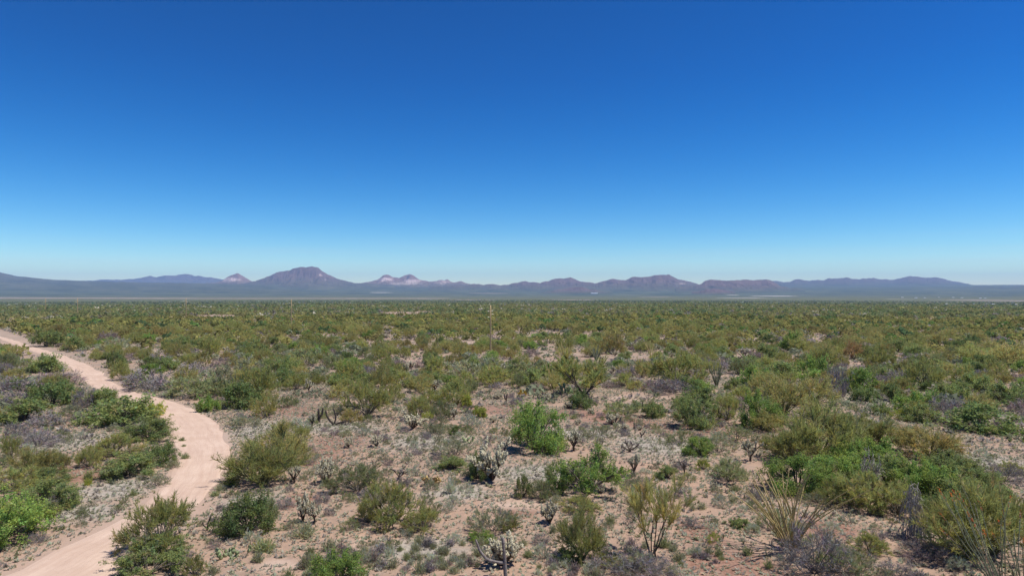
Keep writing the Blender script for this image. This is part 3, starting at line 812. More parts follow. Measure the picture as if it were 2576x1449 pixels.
def cholla(variant, style):
    """(trunk mesh, joints mesh): dark trunk and arms under a crown of pale spiny joints"""
    key = (variant, style)
    if key in CHOLLA: return CHOLLA[key]
    R = np.random.default_rng(900 + variant * 13 + {'full': 0, 'tree': 1, 'bare': 2, 'low': 3}[style])
    mains, up, out, trunk, l0 = {'full': (9, 28, 80, 0.10, 0.62), 'tree': (5, 30, 70, 0.38, 0.42), 'bare': (4, 25, 65, 0.40, 0.5), 'low': (12, 12, 70, 0.02, 0.55)}[style]
    lv = grow(R, mains, up, out, (4, 3), (l0, 0.30, 0.17), 0.055, spread=0.6, lift=0.30, base_r=0.06, trunk=trunk, bend=0.10)
    tb, jb = Bag(), Bag()
    P, r = lv[-1]
    ends = np.concatenate([lv[-1][0][:, 3], lv[-2][0][:, 3], lv[-1][0][:, 1]])
    allp = np.concatenate([lv[-1][0].reshape(-1, 3)])
    sc = np.array([1 / np.percentile(np.hypot(allp[:, 0], allp[:, 1]), 95), 1 / np.percentile(np.hypot(allp[:, 0], allp[:, 1]), 95), 1 / np.percentile(allp[:, 2], 97)])
    if trunk > 0.05:
        pt = np.array([[[0, 0, -0.03], [0.02, 0, trunk * 0.4], [0.0, 0.015, trunk * 0.75], [0, 0, trunk * 1.05]]])
        tb.add(tubes(pt, np.array([[0.085, 0.075, 0.07, 0.065]]), 6)[0] * sc, tubes(pt, np.array([[0.085, 0.075, 0.07, 0.065]]), 6)[1])
    for k in (0, 1):
        v, q = tubes(lv[k][0], np.maximum(lv[k][1], 0.03), 5); tb.add(v * sc, q)
    n = {'full': 7, 'tree': 5, 'bare': 1, 'low': 6}[style]
    idx = np.repeat(np.arange(len(P)), n)
    tt = R.uniform(0.0, 0.9, len(idx)); f = tt * 3; i0 = np.minimum(f.astype(int), 2); fr = (f - i0)[:, None]
    c = P[idx, i0] * (1 - fr) + P[idx, i0 + 1] * fr
    out_ = norm(c - np.array([0, 0, 0.35]))
    d = norm(out_ * 0.8 + R.normal(0, 0.6, c.shape) + np.array([0, 0, 0.5]))
    v, q = capsules(c, d, R.uniform(0.08, 0.15, len(c)), R.uniform(0.028, 0.043, len(c)), 5)
    # the undersides of old joints stay brown: colour by age, i.e. depth along the branch
    age = np.repeat(np.clip(0.70 + tt * 0.40 + R.normal(0, 0.10, len(tt)), 0.45, 1.1), len(v) // len(c))
    jb.add(v * sc, q, 0, np.stack([age, age * 0.99, age * 0.95], 1))
    # spine fuzz
    lf = [(np.stack([c, c + d * 0.05, c + d * 0.1, c + d * 0.15], 1), np.full((len(c), 4), 0.01))]
    V, F, C = blades(R, lf, 3, 0.07, 0.014, 0.1, 1.6)
    jb.add(V * sc, F, 0, C)
    CHOLLA[key] = (tb.mesh('cholla_trunk', [CH_DARK]), jb.mesh('cholla_joints', [{'full': CH_PALE, 'low': CH_PALE, 'tree': CH_GREEN, 'bare': DEAD_GREY}[style]]))
    return CHOLLA[key]

CH_FAR = {}
def cholla_far(variant, style):
    key = (variant, style)
    if key not in CH_FAR:
        R = np.random.default_rng(variant + 50)
        b = Bag()
        lv = grow(R, 6, 28, 75, (3, 3), (0.55, 0.34, 0.18), 0.06, spread=0.6, lift=0.3, base_r=0.08, trunk=0.12, bend=0.1)
        sc = fit(lv, lv[-1][0][:, 3])
        for k in (0, 1):
            v, q = tubes(lv[k][0][:, [0, 3]], np.maximum(lv[k][1][:, [0, 3]], 0.035), 3); b.add(v * sc, q, 1)
        P = lv[-1][0]; idx = np.repeat(np.arange(len(P)), 2)
        c = P[idx, 1 + (np.arange(len(idx)) % 2)]
        d = norm(norm(c - np.array([0, 0, 0.3])) + R.normal(0, 0.6, c.shape) + np.array([0, 0, 0.5]))
        t_ = np.array([0.0, 0.5, 1.0]); rr = np.array([0.6, 1.0, 0.3])
        PP = c[:, None, :] + d[:, None, :] * (R.uniform(0.14, 0.24, len(c))[:, None] * t_)[:, :, None]
        v, q = tubes(PP, R.uniform(0.04, 0.06, len(c))[:, None] * rr[None], 4)
        b.add(v * sc, q, 0, np.repeat(R.uniform(0.6, 1.1, (len(c), 1)), 12, 0))
        CH_FAR[key] = b.mesh('cholla', [CH_PALE, CH_DARK])
    return CH_FAR[key]

def pear_meshes(variant, mat, n=46, split=None):
    R = np.random.default_rng(variant + 400)
    b, s = Bag(), Bag()
    th = np.arange(10) * 2 * np.pi / 10
    prof = np.stack([np.cos(th) * 0.5 * (1 + 0.12 * np.sin(th)), np.zeros(10), np.sin(th) * 0.5 + 0.5], 1)
    pts = []
    for k in range(n):
        if k < 12 or not pts:
            c = np.array([R.normal(0, 0.38), R.normal(0, 0.38), 0.0]); lean = R.uniform(0.1, 0.6)
        else:
            q = pts[R.integers(len(pts))]; c = q[0] + q[1] * q[2] * R.uniform(0.75, 0.98); lean = R.uniform(0.1, 0.9)
            if c[2] > 0.85: continue
        az = math.atan2(c[1], c[0]) + R.normal(0, 0.8)
        d = norm(np.array([[math.cos(az) * lean, math.sin(az) * lean, 1.0]]))[0]
        nr = norm(np.cross(d, R.normal(0, 1, 3))[None])[0]; u = np.cross(d, nr)
        size = R.uniform(0.26, 0.42)
        pts.append((c, d, size))
        P = c + (prof[:, :1] * u * 0.82 + prof[:, 2:] * d) * size
        top, bot = P + nr * 0.022, P - nr * 0.022
        mid = P + (P - P.mean(0)) * 0.10
        V = np.concatenate([[P.mean(0) + nr * 0.04], top, mid, bot, [P.mean(0) - nr * 0.04]])
        i = np.arange(10); j = (i + 1) % 10
        F4 = np.concatenate([np.stack([1 + i, 11 + i, 11 + j, 1 + j], 1), np.stack([11 + i, 21 + i, 21 + j, 11 + j], 1)])
        F3 = np.concatenate([np.stack([np.zeros(10, int), 1 + i, 1 + j], 1), np.stack([np.full(10, 31), 21 + j, 21 + i], 1)])
        tone = R.uniform(0.7, 1.25); col = np.array([tone * R.uniform(0.9, 1.15), tone, tone * R.uniform(0.8, 1.0)])
        if split is not None: b = Bag()
        b.add(V, F4, 0, col); b.F3.append(F3 + b.n - len(V)); b.m3.append(np.zeros(20))
        if split is not None: obj('pad', b.mesh('pad', [mat], smooth=True), split)
    if split is not None: return
    return b.mesh('prickly_pads', [mat], smooth=True)

def ocotillo_wands(R, n, height, spread, lean=(0, 0), curl=0.15):
    """list of centre lines in metres"""
    out = []
    for k in range(n):
        az = k * 2 * math.pi / n + R.normal(0, 0.35); tilt = spread * math.sqrt(R.uniform(0.06, 1))
        d = np.array([math.cos(az) * tilt + lean[0], math.sin(az) * tilt + lean[1], 1.0]); d /= np.linalg.norm(d)
        L = height * R.uniform(0.72, 1.08); t = np.linspace(0, 1, 7)[:, None]
        sd = R.normal(0, 1, 3); sd[2] = 0
        P = np.array([math.cos(az), math.sin(az), 0]) * 0.09 + d * L * t + sd * curl * L * t ** 2 * 0.5 + np.array([math.cos(az), math.sin(az), 0]) * curl * L * t ** 2 * tilt
        P = P + np.cumsum(R.normal(0, 0.012 * L, (7, 3)), 0) * (t > 0)
        out.append(P)
    return out
# ------------------------------------------------------------ plants one by one: kind, colour, centre column, lowest row, width, height, label, short name
HEROES = [
# left foreground
('creosote','olive',403,1392,168,136,'big rounded olive creosote bush standing at the inside of the track bend','the big rounded creosote'),
('mesquite','mid green',398,1408,128,46,'low green mesquite skirt at the foot of the big rounded creosote',None),
('open','mid green',372,1462,168,84,'sprawling thin twigged mesquite at the bottom edge below the big rounded creosote','the sprawling bottom mesquite'),
('creosote','olive',489,1452,58,54,'small upright olive creosote between the sprawling bottom mesquite and the prickly pear',None),
('mesquite','dark green',622,1350,128,110,'dark green rounded mesquite standing alone right of the track bend','the dark rounded mesquite'),
('creosote','dusty green',676,1320,46,66,'dusty green creosote leaning on the right flank of the dark rounded mesquite',None),
('palo','yellowish olive',700,1175,156,112,'tall yellowish palo verde crown rising behind the track, upper of two',None),
('palo','olive',660,1230,160,112,'olive palo verde beside the track bend with a dark forked base','the trackside palo verde'),
('mesquite','mid green',120,1292,150,88,'spreading mid green mesquite at the left edge above the biggest left mesquite',None),
('mesquite','bright green',15,1372,210,134,'biggest bright green mesquite cut by the left edge, near the bottom','the left edge mesquite'),
('creosote','olive',38,1248,150,58,'flat olive creosote behind the spreading left mesquite','the flat left creosote'),
('dead','dark grey',128,1290,48,38,'grey twiggy patch on the right side of the left mesquite thicket',None),
('dead','dark grey',92,1368,44,30,'small dark grey bush at the foot of the left edge mesquite',None),
('creosote','olive',288,1155,120,66,'upright olive creosote over the green mesquite left of the track curve','the upright trackside creosote'),
('mesquite','mid green',322,1204,136,62,'low wide green mesquite left of the widest track stretch','the low wide trackside mesquite'),
('mesquite','dark green',404,1174,74,58,'dark green mesquite touching the left verge of the track curve',None),
('sage','grey green',433,1180,36,24,'grey green sage on the left verge below the dark green mesquite',None),
('sage','grey green',394,1226,62,36,'rounded grey green sage shrub standing alone on the left track verge','the lone verge sage'),
('sage','grey green',357,1208,24,17,'tiny grey sage left behind the lone verge sage',None),
('creosote','olive',222,1178,62,55,'olive creosote on red soil left of the low wide trackside mesquite',None),
('palo','yellowish olive',90,1203,90,76,'airy yellowish palo verde near the left edge on red soil','the airy left palo verde'),
('creosote','yellowish olive',156,1190,44,46,'small yellowish creosote right of the airy left palo verde',None),
('mesquite','mid green',120,1222,100,30,'flat green mesquite spreading at the foot of the airy left palo verde',None),
('creosote','olive',25,1158,58,58,'rounded olive creosote at the left edge above the airy left palo verde','the left edge creosote'),
('dead','lavender grey',95,1128,110,34,'collapsed lavender grey brush pile near the left edge','the collapsed grey brush'),
('mesquite','mid green',310,1070,152,76,'long green mesquite thicket along the left side of the track neck','the long neck mesquite'),
('dead','lavender grey',320,1054,48,30,'lavender grey dry shrub sunk in the long neck mesquite',None),
('mesquite','mid green',376,1110,130,54,'green mesquite mound reaching over the left verge of the curve','the verge mound mesquite'),
('dead','dark grey',345,1098,56,34,'dark grey patch inside the verge mound mesquite',None),
('mesquite','yellow green',385,1046,54,34,'yellow green mesquite tip overhanging the track neck',None),
('mesquite','mid green',255,1022,76,46,'green mesquite between the grey thicket and the track neck',None),
('dead','dark grey',282,1003,28,26,'small dark bare bush standing right at the edge of the track neck','the dark track neck bush'),
('dead','lavender grey',207,1027,52,46,'pale grey leafless tree left of the track neck',None),
('sage','grey green',180,1046,50,28,'low grey green sage below the pale leafless tree',None),
('mesquite','dark green',130,1022,98,66,'dark green mesquite inside the grey thicket left of the track','the dark thicket mesquite'),
('dead','lavender grey',50,1028,90,46,'lavender grey shrub of the left thicket, in front of the dark thicket mesquite',None),
('dead','lavender grey',45,986,90,42,'lavender grey shrub of the left thicket, behind the dark thicket mesquite',None),
('dead','brownish grey',150,972,90,32,'brownish grey brush between the thicket and the upper track',None),
('mesquite','mid green',65,1064,144,52,'low green mesquite band below the left grey thicket','the low band mesquite'),
('dead','lavender grey',112,1076,80,40,'lavender grey brush below the low band mesquite',None),
('dead','dark grey',40,1100,56,38,'dark grey brush at the left edge below the low band mesquite',None),
('mesquite','mid green',118,938,78,46,'rounded green mesquite left of the upper track','the upper track mesquite'),
('creosote','yellowish olive',30,902,46,32,'yellowish creosote at the left side just below the upper track',None),
('mesquite','mid green',-4,896,40,30,'green mesquite at the left edge under the track entry',None),
('dead','lavender grey',14,942,44,30,'lavender grey shrub at the left edge beside the upper track mesquite',None),
('sage','grey green',60,925,40,20,'grey green sage left of the upper track mesquite',None),
('mesquite','mid green',292,926,52,40,'green mesquite on the right of the upper track',None),
('creosote','olive',307,958,52,46,'olive creosote on the right verge of the upper track','the upper verge creosote'),
('dead','lavender grey',372,985,108,56,'wide lavender grey dry shrub right of the track neck','the wide lavender shrub'),
('mesquite','mid green',345,970,60,30,'green mesquite behind the wide lavender shrub',None),
('mesquite','mid green',120,873,68,42,'rounded green mesquite above the upper track near the left edge',None),
('creosote','brownish olive',140,856,60,36,'brownish olive creosote behind the topmost trackside mesquite',None),
('mesquite','mid green',190,883,58,36,'green mesquite just above the upper track bend',None),
('creosote','yellowish olive',222,874,36,30,'yellowish creosote right of the green mesquite above the track',None),
('sage','grey green',285,886,78,34,'wide grey green sage shrub above the track',None),
('dead','brownish grey',272,858,50,22,'purplish brown dry shrub beyond the wide sage shrub',None),
('creosote','yellowish olive',330,853,66,30,'yellowish creosote right of the purplish brown dry shrub',None),
('creosote','brownish olive',398,854,54,32,'brownish creosote with dark stems, right of two in a row',None),
('mesquite','dark green',450,877,56,27,'dark green mesquite in the open patch beyond the track',None),
('palo','olive',528,899,54,50,'tall narrow olive palo verde beyond the track','the tall narrow palo verde'),
('dead','lavender grey',482,947,76,36,'lavender grey dry shrub under pale chollas beyond the track','the grey cholla shrub'),
('mesquite','mid green',640,891,56,35,'green mesquite with grey twigs in front of the far power pole',None),
('creosote','dusty green',490,1003,128,58,'wide dusty green creosote thicket right of the track neck','the dusty track thicket'),
('sage','grey green',560,965,70,40,'grey green shrub behind the dusty track thicket',None),
('mesquite','bright green',522,1037,48,40,'bright green mesquite at the corner of the wide track curve','the track corner mesquite'),
('mesquite','dark green',610,1028,100,68,'dark green mesquite with crooked bare trunks under the olive palo verde','the crooked dark mesquite'),
('palo','olive',652,1012,92,86,'large olive palo verde right of the crooked dark mesquite','the large middle palo verde'),
('creosote','yellowish olive',668,1052,60,60,'yellowish creosote below the large middle palo verde',None),
('sage','grey green',618,1078,72,30,'grey green sage on the pale verge below the crooked dark mesquite',None),
('creosote','olive',592,1004,40,40,'olive creosote left behind the crooked dark mesquite',None),
# centre, near
('mesquite','bright green',850,1492,136,104,'bright olive mesquite cut by the bottom edge left of centre','the bottom edge mesquite'),
('creosote','olive',985,1330,150,118,'large olive creosote with grey twigs in the sandy foreground','the large sandy creosote'),
('creosote','olive',1062,1340,92,62,'lower olive creosote spreading right of the large sandy creosote',None),
('creosote','yellowish olive',925,1318,62,58,'yellowish creosote on the left flank of the large sandy creosote',None),
('creosote','dusty green',900,1244,128,80,'wide dusty green creosote behind the large sandy creosote','the wide dusty creosote'),
('dead','dark grey',930,1262,70,30,'dark grey twigs at the foot of the wide dusty creosote',None),
('sage','grey green',1145,1150,92,48,'feathery grey green sage mound in the middle ground','the feathery sage mound'),
('mesquite','mid green',1140,1184,80,40,'green shrub at the front foot of the feathery sage mound',None),
('mesquite','dark green',1200,1208,56,64,'dark green mesquite pressed against the big dark trunked cholla',None),
('mesquite','bright green',1345,1140,154,126,'large round bright green mesquite in the middle of the scene','the big round mesquite'),
('dead','brownish grey',1392,1132,60,34,'brownish grey twigs at the right foot of the big round mesquite',None),
('open','bright green',1480,1255,168,124,'open spreading green mesquite with gaps in its crown, right of centre','the open spreading mesquite'),
('open','mid green',1400,1235,54,66,'thin green mesquite arm left of the open spreading mesquite',None),
('open','mid green',1316,1252,48,56,'small sparse mesquite between the big cholla and the open spreading mesquite',None),
('sage','grey green',1240,1345,112,76,'pale grey green shrub with green sprouts at its foot, bottom centre','the pale sprouting shrub'),
('mesquite','bright green',1212,1366,60,30,'bright green sprouts at the front foot of the pale sprouting shrub',None),
('creosote','olive',1278,1338,50,46,'olive creosote at the right end of the pale sprouting shrub',None),
('palo','olive',1464,1418,104,128,'olive palo verde with a pale broken trunk left of the twin trunked tree','the broken trunk palo verde'),
('mesquite','dark green',1430,1418,60,42,'dark green bush at the foot of the broken trunk palo verde',None),
('creosote','olive',1462,1292,86,48,'sparse olive creosote below the open spreading mesquite',None),
('dead','lavender grey',1572,1456,150,66,'lavender grey leafless brush at the bottom edge before the twin trunked tree','the bottom grey brush'),
('dead','dark grey',1640,1452,100,58,'dark grey brush around the base of the twin trunked tree',None),
('creosote','olive',1535,1428,70,40,'dull olive creosote left of the twin trunks',None),
('sage','yellow green',1794,1368,30,28,'small round vivid green shrub alone on the red soil','the vivid green ball shrub'),
('mesquite','mid green',1862,1328,48,27,'low green mesquite on the sand left of the tan ocotillo',None),
('creosote','dusty green',1833,1216,100,60,'dark dusty creosote standing on the sand left of the right hand thicket','the dark sand creosote'),
('creosote','yellow green',1768,1183,38,30,'small yellow green creosote behind the bare T shaped cactus',None),
('mesquite','mid green',1678,1206,58,38,'rounded green shrub behind the twin trunked tree','the green shrub behind the twin trunks'),
('sage','grey green',1506,1104,76,34,'low grey green sage right of the big round mesquite','the low middle sage'),
('sage','dusty green',1706,1120,72,42,'grey green shrub left of the wide grey mound',None),
('sage','grey green',1808,1142,98,54,'wide grey green mound with twiggy top before the right hand thicket','the wide grey mound'),
('sage','dusty green',1568,1048,98,46,'tall grassy green sage right of the umbrella tree shade','the grassy sage'),
('creosote','olive',1462,1220,44,34,'small olive creosote tucked behind the open spreading mesquite',None),
# right thicket
('palo','olive',2060,1160,200,148,'largest olive palo verde crown of the right hand thicket, top left','the largest thicket palo verde'),
('palo','olive',2215,1132,116,78,'olive palo verde right of the largest thicket palo verde',None),
('palo','brownish olive',2340,1158,144,86,'brownish palo verde behind the bright thicket mesquites','the brownish thicket palo verde'),
('mesquite','bright green',2175,1186,156,90,'bright green mesquite in the heart of the right hand thicket','the heart thicket mesquite'),
('mesquite','bright green',2008,1246,170,104,'bright green mesquite at the left front of the right hand thicket','the front thicket mesquite'),
('creosote','olive',2184,1288,160,106,'dull olive creosote at the front of the right hand thicket','the dull thicket creosote'),
('mesquite','bright green',2298,1248,128,94,'brightest green mesquite of the thicket, right of the leafless tree','the brightest thicket mesquite'),
('mesquite','mid green',2452,1338,196,134,'large green mesquite behind the red flowered ocotillo','the ocotillo mesquite'),
('palo','olive',2432,1420,180,182,'tall olive palo verde in front of the ocotillo mesquite','the tall front palo verde'),
('mesquite','mid green',2390,1200,130,60,'green mesquite between the brownish palo verde and the ocotillo mesquite',None),
('creosote','olive',2190,1398,82,60,'small olive creosote in the sandy gap right of the tan ocotillo','the sandy gap creosote'),
('dead','dark grey',2050,1456,166,134,'large grey leafless shrub in front of the tan ocotillo','the large grey shrub'),
('sage','grey green',2168,1458,134,52,'grey green shrub at the bottom edge right of the large grey shrub',None),
('dead','lavender grey',2262,1462,90,50,'grey arching twigs at the bottom edge below the tall front palo verde',None),
('dead','brownish grey',2330,1418,110,48,'brownish grey brush in the shade left of the tall front palo verde',None),
('sage','dusty green',1940,1340,84,60,'dusty green shrub half hidden behind the tan ocotillo',None),
('dead','dark grey',2520,1218,112,50,'dark grey brush at the right edge above the ocotillo mesquite','the right edge brush'),
('creosote','olive',2548,1196,60,36,'olive creosote at the right edge behind the right edge brush',None),
('mesquite','dark green',2462,1090,170,82,'wide dark green mesquite with a black hollow at its foot, right side','the wide right mesquite'),
('dead','lavender grey',2385,1050,80,50,'lavender grey branches left of the wide right mesquite',None),
('mesquite','bright green',1914,1078,98,88,'tall bright green mesquite left of the right hand thicket','the tall left thicket mesquite'),
('mesquite','mid green',1740,1078,118,82,'large green mesquite with a grey hollow, right of the grassy sage','the hollow mesquite'),
('dead','dark grey',1758,1062,50,36,'grey twigs filling the gap in the hollow mesquite',None),
('creosote','olive',1830,1060,76,66,'olive creosote right of the hollow mesquite',None),
('palo','yellowish olive',2050,1018,90,72,'rounded yellowish palo verde behind the right hand thicket','the rounded yellowish palo verde'),
('mesquite','bright green',2045,950,72,54,'bright green mesquite behind the rounded yellowish palo verde','the bright back mesquite'),
('mesquite','mid green',1972,952,84,44,'spreading green mesquite left of the bright back mesquite',None),
('mesquite','bright green',1898,978,66,56,'low crowned bright mesquite next to the grey green ocotillo','the ocotillo side mesquite'),
('creosote','olive',1930,935,60,40,'olive creosote behind the ocotillo side mesquite',None),
('dead','lavender grey',2107,999,52,70,'tall lavender grey leafless bush left of the neat round mesquite','the tall lavender bush'),
('mesquite','bright green',2165,990,80,62,'neat round bright green mesquite with a short trunk, on the right','the neat round mesquite'),
('creosote','rusty brown',2148,905,48,44,'rusty brown creosote bush beyond the neat round mesquite','the rusty creosote'),
('mesquite','bright green',1993,882,56,44,'bright green mesquite far behind the right hand thicket',None),
('creosote','olive',2215,929,70,58,'olive creosote with a blackish base right of the rusty creosote',None),
('palo','olive',2326,980,80,80,'olive palo verde with a black shaded base on the right','the black based palo verde'),
('creosote','yellowish olive',2272,946,38,38,'vase shaped yellowish creosote left of the black based palo verde',None),
('creosote','olive',2425,970,64,52,'olive creosote right of the black based palo verde',None),
('mesquite','mid green',2520,1014,86,52,'green mesquite at the right side above the wide right mesquite',None),
('creosote','yellowish olive',2500,975,60,40,'yellowish creosote behind the right side mesquite',None),
('palo','olive',2443,910,76,44,'olive palo verde behind the olive creosote on the right',None),
('palo','yellowish olive',2538,924,94,56,'yellowish palo verde at the right edge of the middle ground',None),
('mesquite','mid green',2217,1046,40,32,'small round green mesquite on pale grass behind the thicket','the small pale grass mesquite'),
('sage','grey green',2345,1014,48,26,'grey green sage left of the lavender branches on the right',None),
('sage','yellow green',2262,1056,34,26,'yellow green shrub right of the small pale grass mesquite',None),
('creosote','olive',2310,1050,64,42,'olive creosote above the brownish thicket palo verde',None),
# more of the right thicket
('mesquite','bright green',2105,1222,150,86,'bright green mesquite filling the thicket below the largest thicket palo verde',None),
('mesquite','mid green',2236,1228,118,78,'mid green mesquite around the leafless thicket tree',None),
('creosote','olive',2258,1305,128,84,'dull olive creosote left of the bleached branch tangle',None),
('mesquite','bright green',2372,1270,140,100,'bright green mesquite above the bleached branch tangle',None),
('palo','olive',2500,1408,150,168,'olive palo verde at the right edge behind the leaning ocotillo',None),
('palo','olive',1985,1168,110,86,'olive palo verde on the left shoulder of the right hand thicket',None),
('palo','olive',2135,1120,130,84,'olive palo verde at the back of the right hand thicket',None),
('creosote','olive',2110,1275,110,70,'low olive creosote at the foot of the front thicket mesquite',None),
('mesquite','mid green',2440,1230,120,70,'mid green mesquite between the thicket and the right edge brush',None),
('creosote','dusty green',2000,1372,90,60,'dusty creosote behind the fan of the tan ocotillo',None),
('sage','dusty green',2110,1452,110,90,'dull green shrub grown into the right side of the large grey shrub',None),
('sage','grey green',1600,1450,110,66,'grey green shrub among the bottom grey brush',None),
# wide soft mounds of the middle distance
('sage','dusty green',560,1000,110,40,'soft dusty mound right of the dusty track thicket',None),
('sage','grey green',600,950,110,36,'wide soft grey green mound below the tall narrow palo verde',None),
('sage','dusty green',770,925,120,36,'wide soft mound far behind the red clearing',None),
('sage','grey green',1180,950,120,40,'wide soft grey green mound beyond the tall dull palo verde',None),
('sage','dusty green',1320,960,110,38,'wide soft mound left of the umbrella tree',None),
('mesquite','dark green',1760,1020,110,48,'dark mesquite band behind the hollow mesquite',None),
('sage','dusty green',1850,1110,90,40,'dusty mound left of the front thicket mesquite',None),
# centre, middle distance
('creosote','olive',872,966,82,58,'rounded olive creosote in the middle ground left of centre','the rounded middle creosote'),
('palo','yellowish olive',964,977,54,54,'vase shaped palo verde on red soil left of centre','the vase palo verde'),
('creosote','olive',925,1050,112,90,'large olive creosote beyond the blackened cactus trunks','the blackened cactus creosote'),
('creosote','olive',990,1014,50,46,'olive creosote right behind the blackened cactus creosote',None),
('mesquite','mid green',718,939,56,40,'green mesquite with grey heart beyond the large middle palo verde',None),
('sage','grey green',795,958,76,28,'flat grey green sage beyond the red clearing',None),
('sage','dusty green',724,1026,44,29,'dome shaped dusty sage alone on the red soil','the red soil dome sage'),
('sage','grey green',836,1046,50,35,'rounded grey green sage left of the blackened cactus creosote',None),
('creosote','olive',1052,1051,66,54,'olive creosote behind the green cholla clump','the clump creosote'),
('creosote','dusty green',1108,1055,52,44,'dusty creosote right of the clump creosote',None),
('palo','olive',1147,1022,84,64,'tall dull olive palo verde in the middle ground','the tall dull palo verde'),
('mesquite','yellow green',1173,1025,28,33,'yellow green bush at the right foot of the tall dull palo verde',None),
('mesquite','yellow green',1206,1051,36,28,'bright yellow green bush on the edge of the red clearing','the yellow green bush'),
('sage','grey green',1087,1099,62,36,'grey sage right of the green cholla clump','the grey clump sage'),
('sage','pale sage',1182,1076,58,34,'pale silvery sage shrub below the yellow green bush','the silvery sage'),
('mesquite','mid green',1148,1095,40,26,'small green mesquite between the grey clump sage and the silvery sage',None),
('creosote','olive',1100,949,66,50,'olive creosote with dark stems beyond the tall dull palo verde',None),
('mesquite','mid green',1105,962,40,24,'green mesquite at the foot of the dark stemmed creosote',None),
('creosote','olive',1246,972,84,52,'wide dull creosote left of the umbrella tree','the wide dull creosote'),
('creosote','olive',1700,976,118,84,'wide olive creosote over a lavender heap, right of the umbrella tree','the lavender heap creosote'),
('dead','lavender grey',1690,993,98,40,'lavender grey heap of twigs under a wide olive creosote','the lavender heap'),
('creosote','yellowish olive',1615,951,54,44,'yellowish creosote left of the lavender heap creosote',None),
('creosote','brownish olive',1538,892,68,50,'brownish orange creosote with dark trunk beyond the umbrella tree','the orange creosote'),
('sage','golden',1314,995,22,15,'small golden yellow flowering brittlebush left of the umbrella tree','the golden brittlebush'),
('creosote','dusty green',1180,990,50,34,'dusty creosote behind the tall dull palo verde',None),
('creosote','olive',1018,975,60,40,'olive creosote growing close by the vase palo verde',None),
('sage','yellow green',1075,1060,34,24,'yellowish green shrub right beside the green cholla clump',None),
]
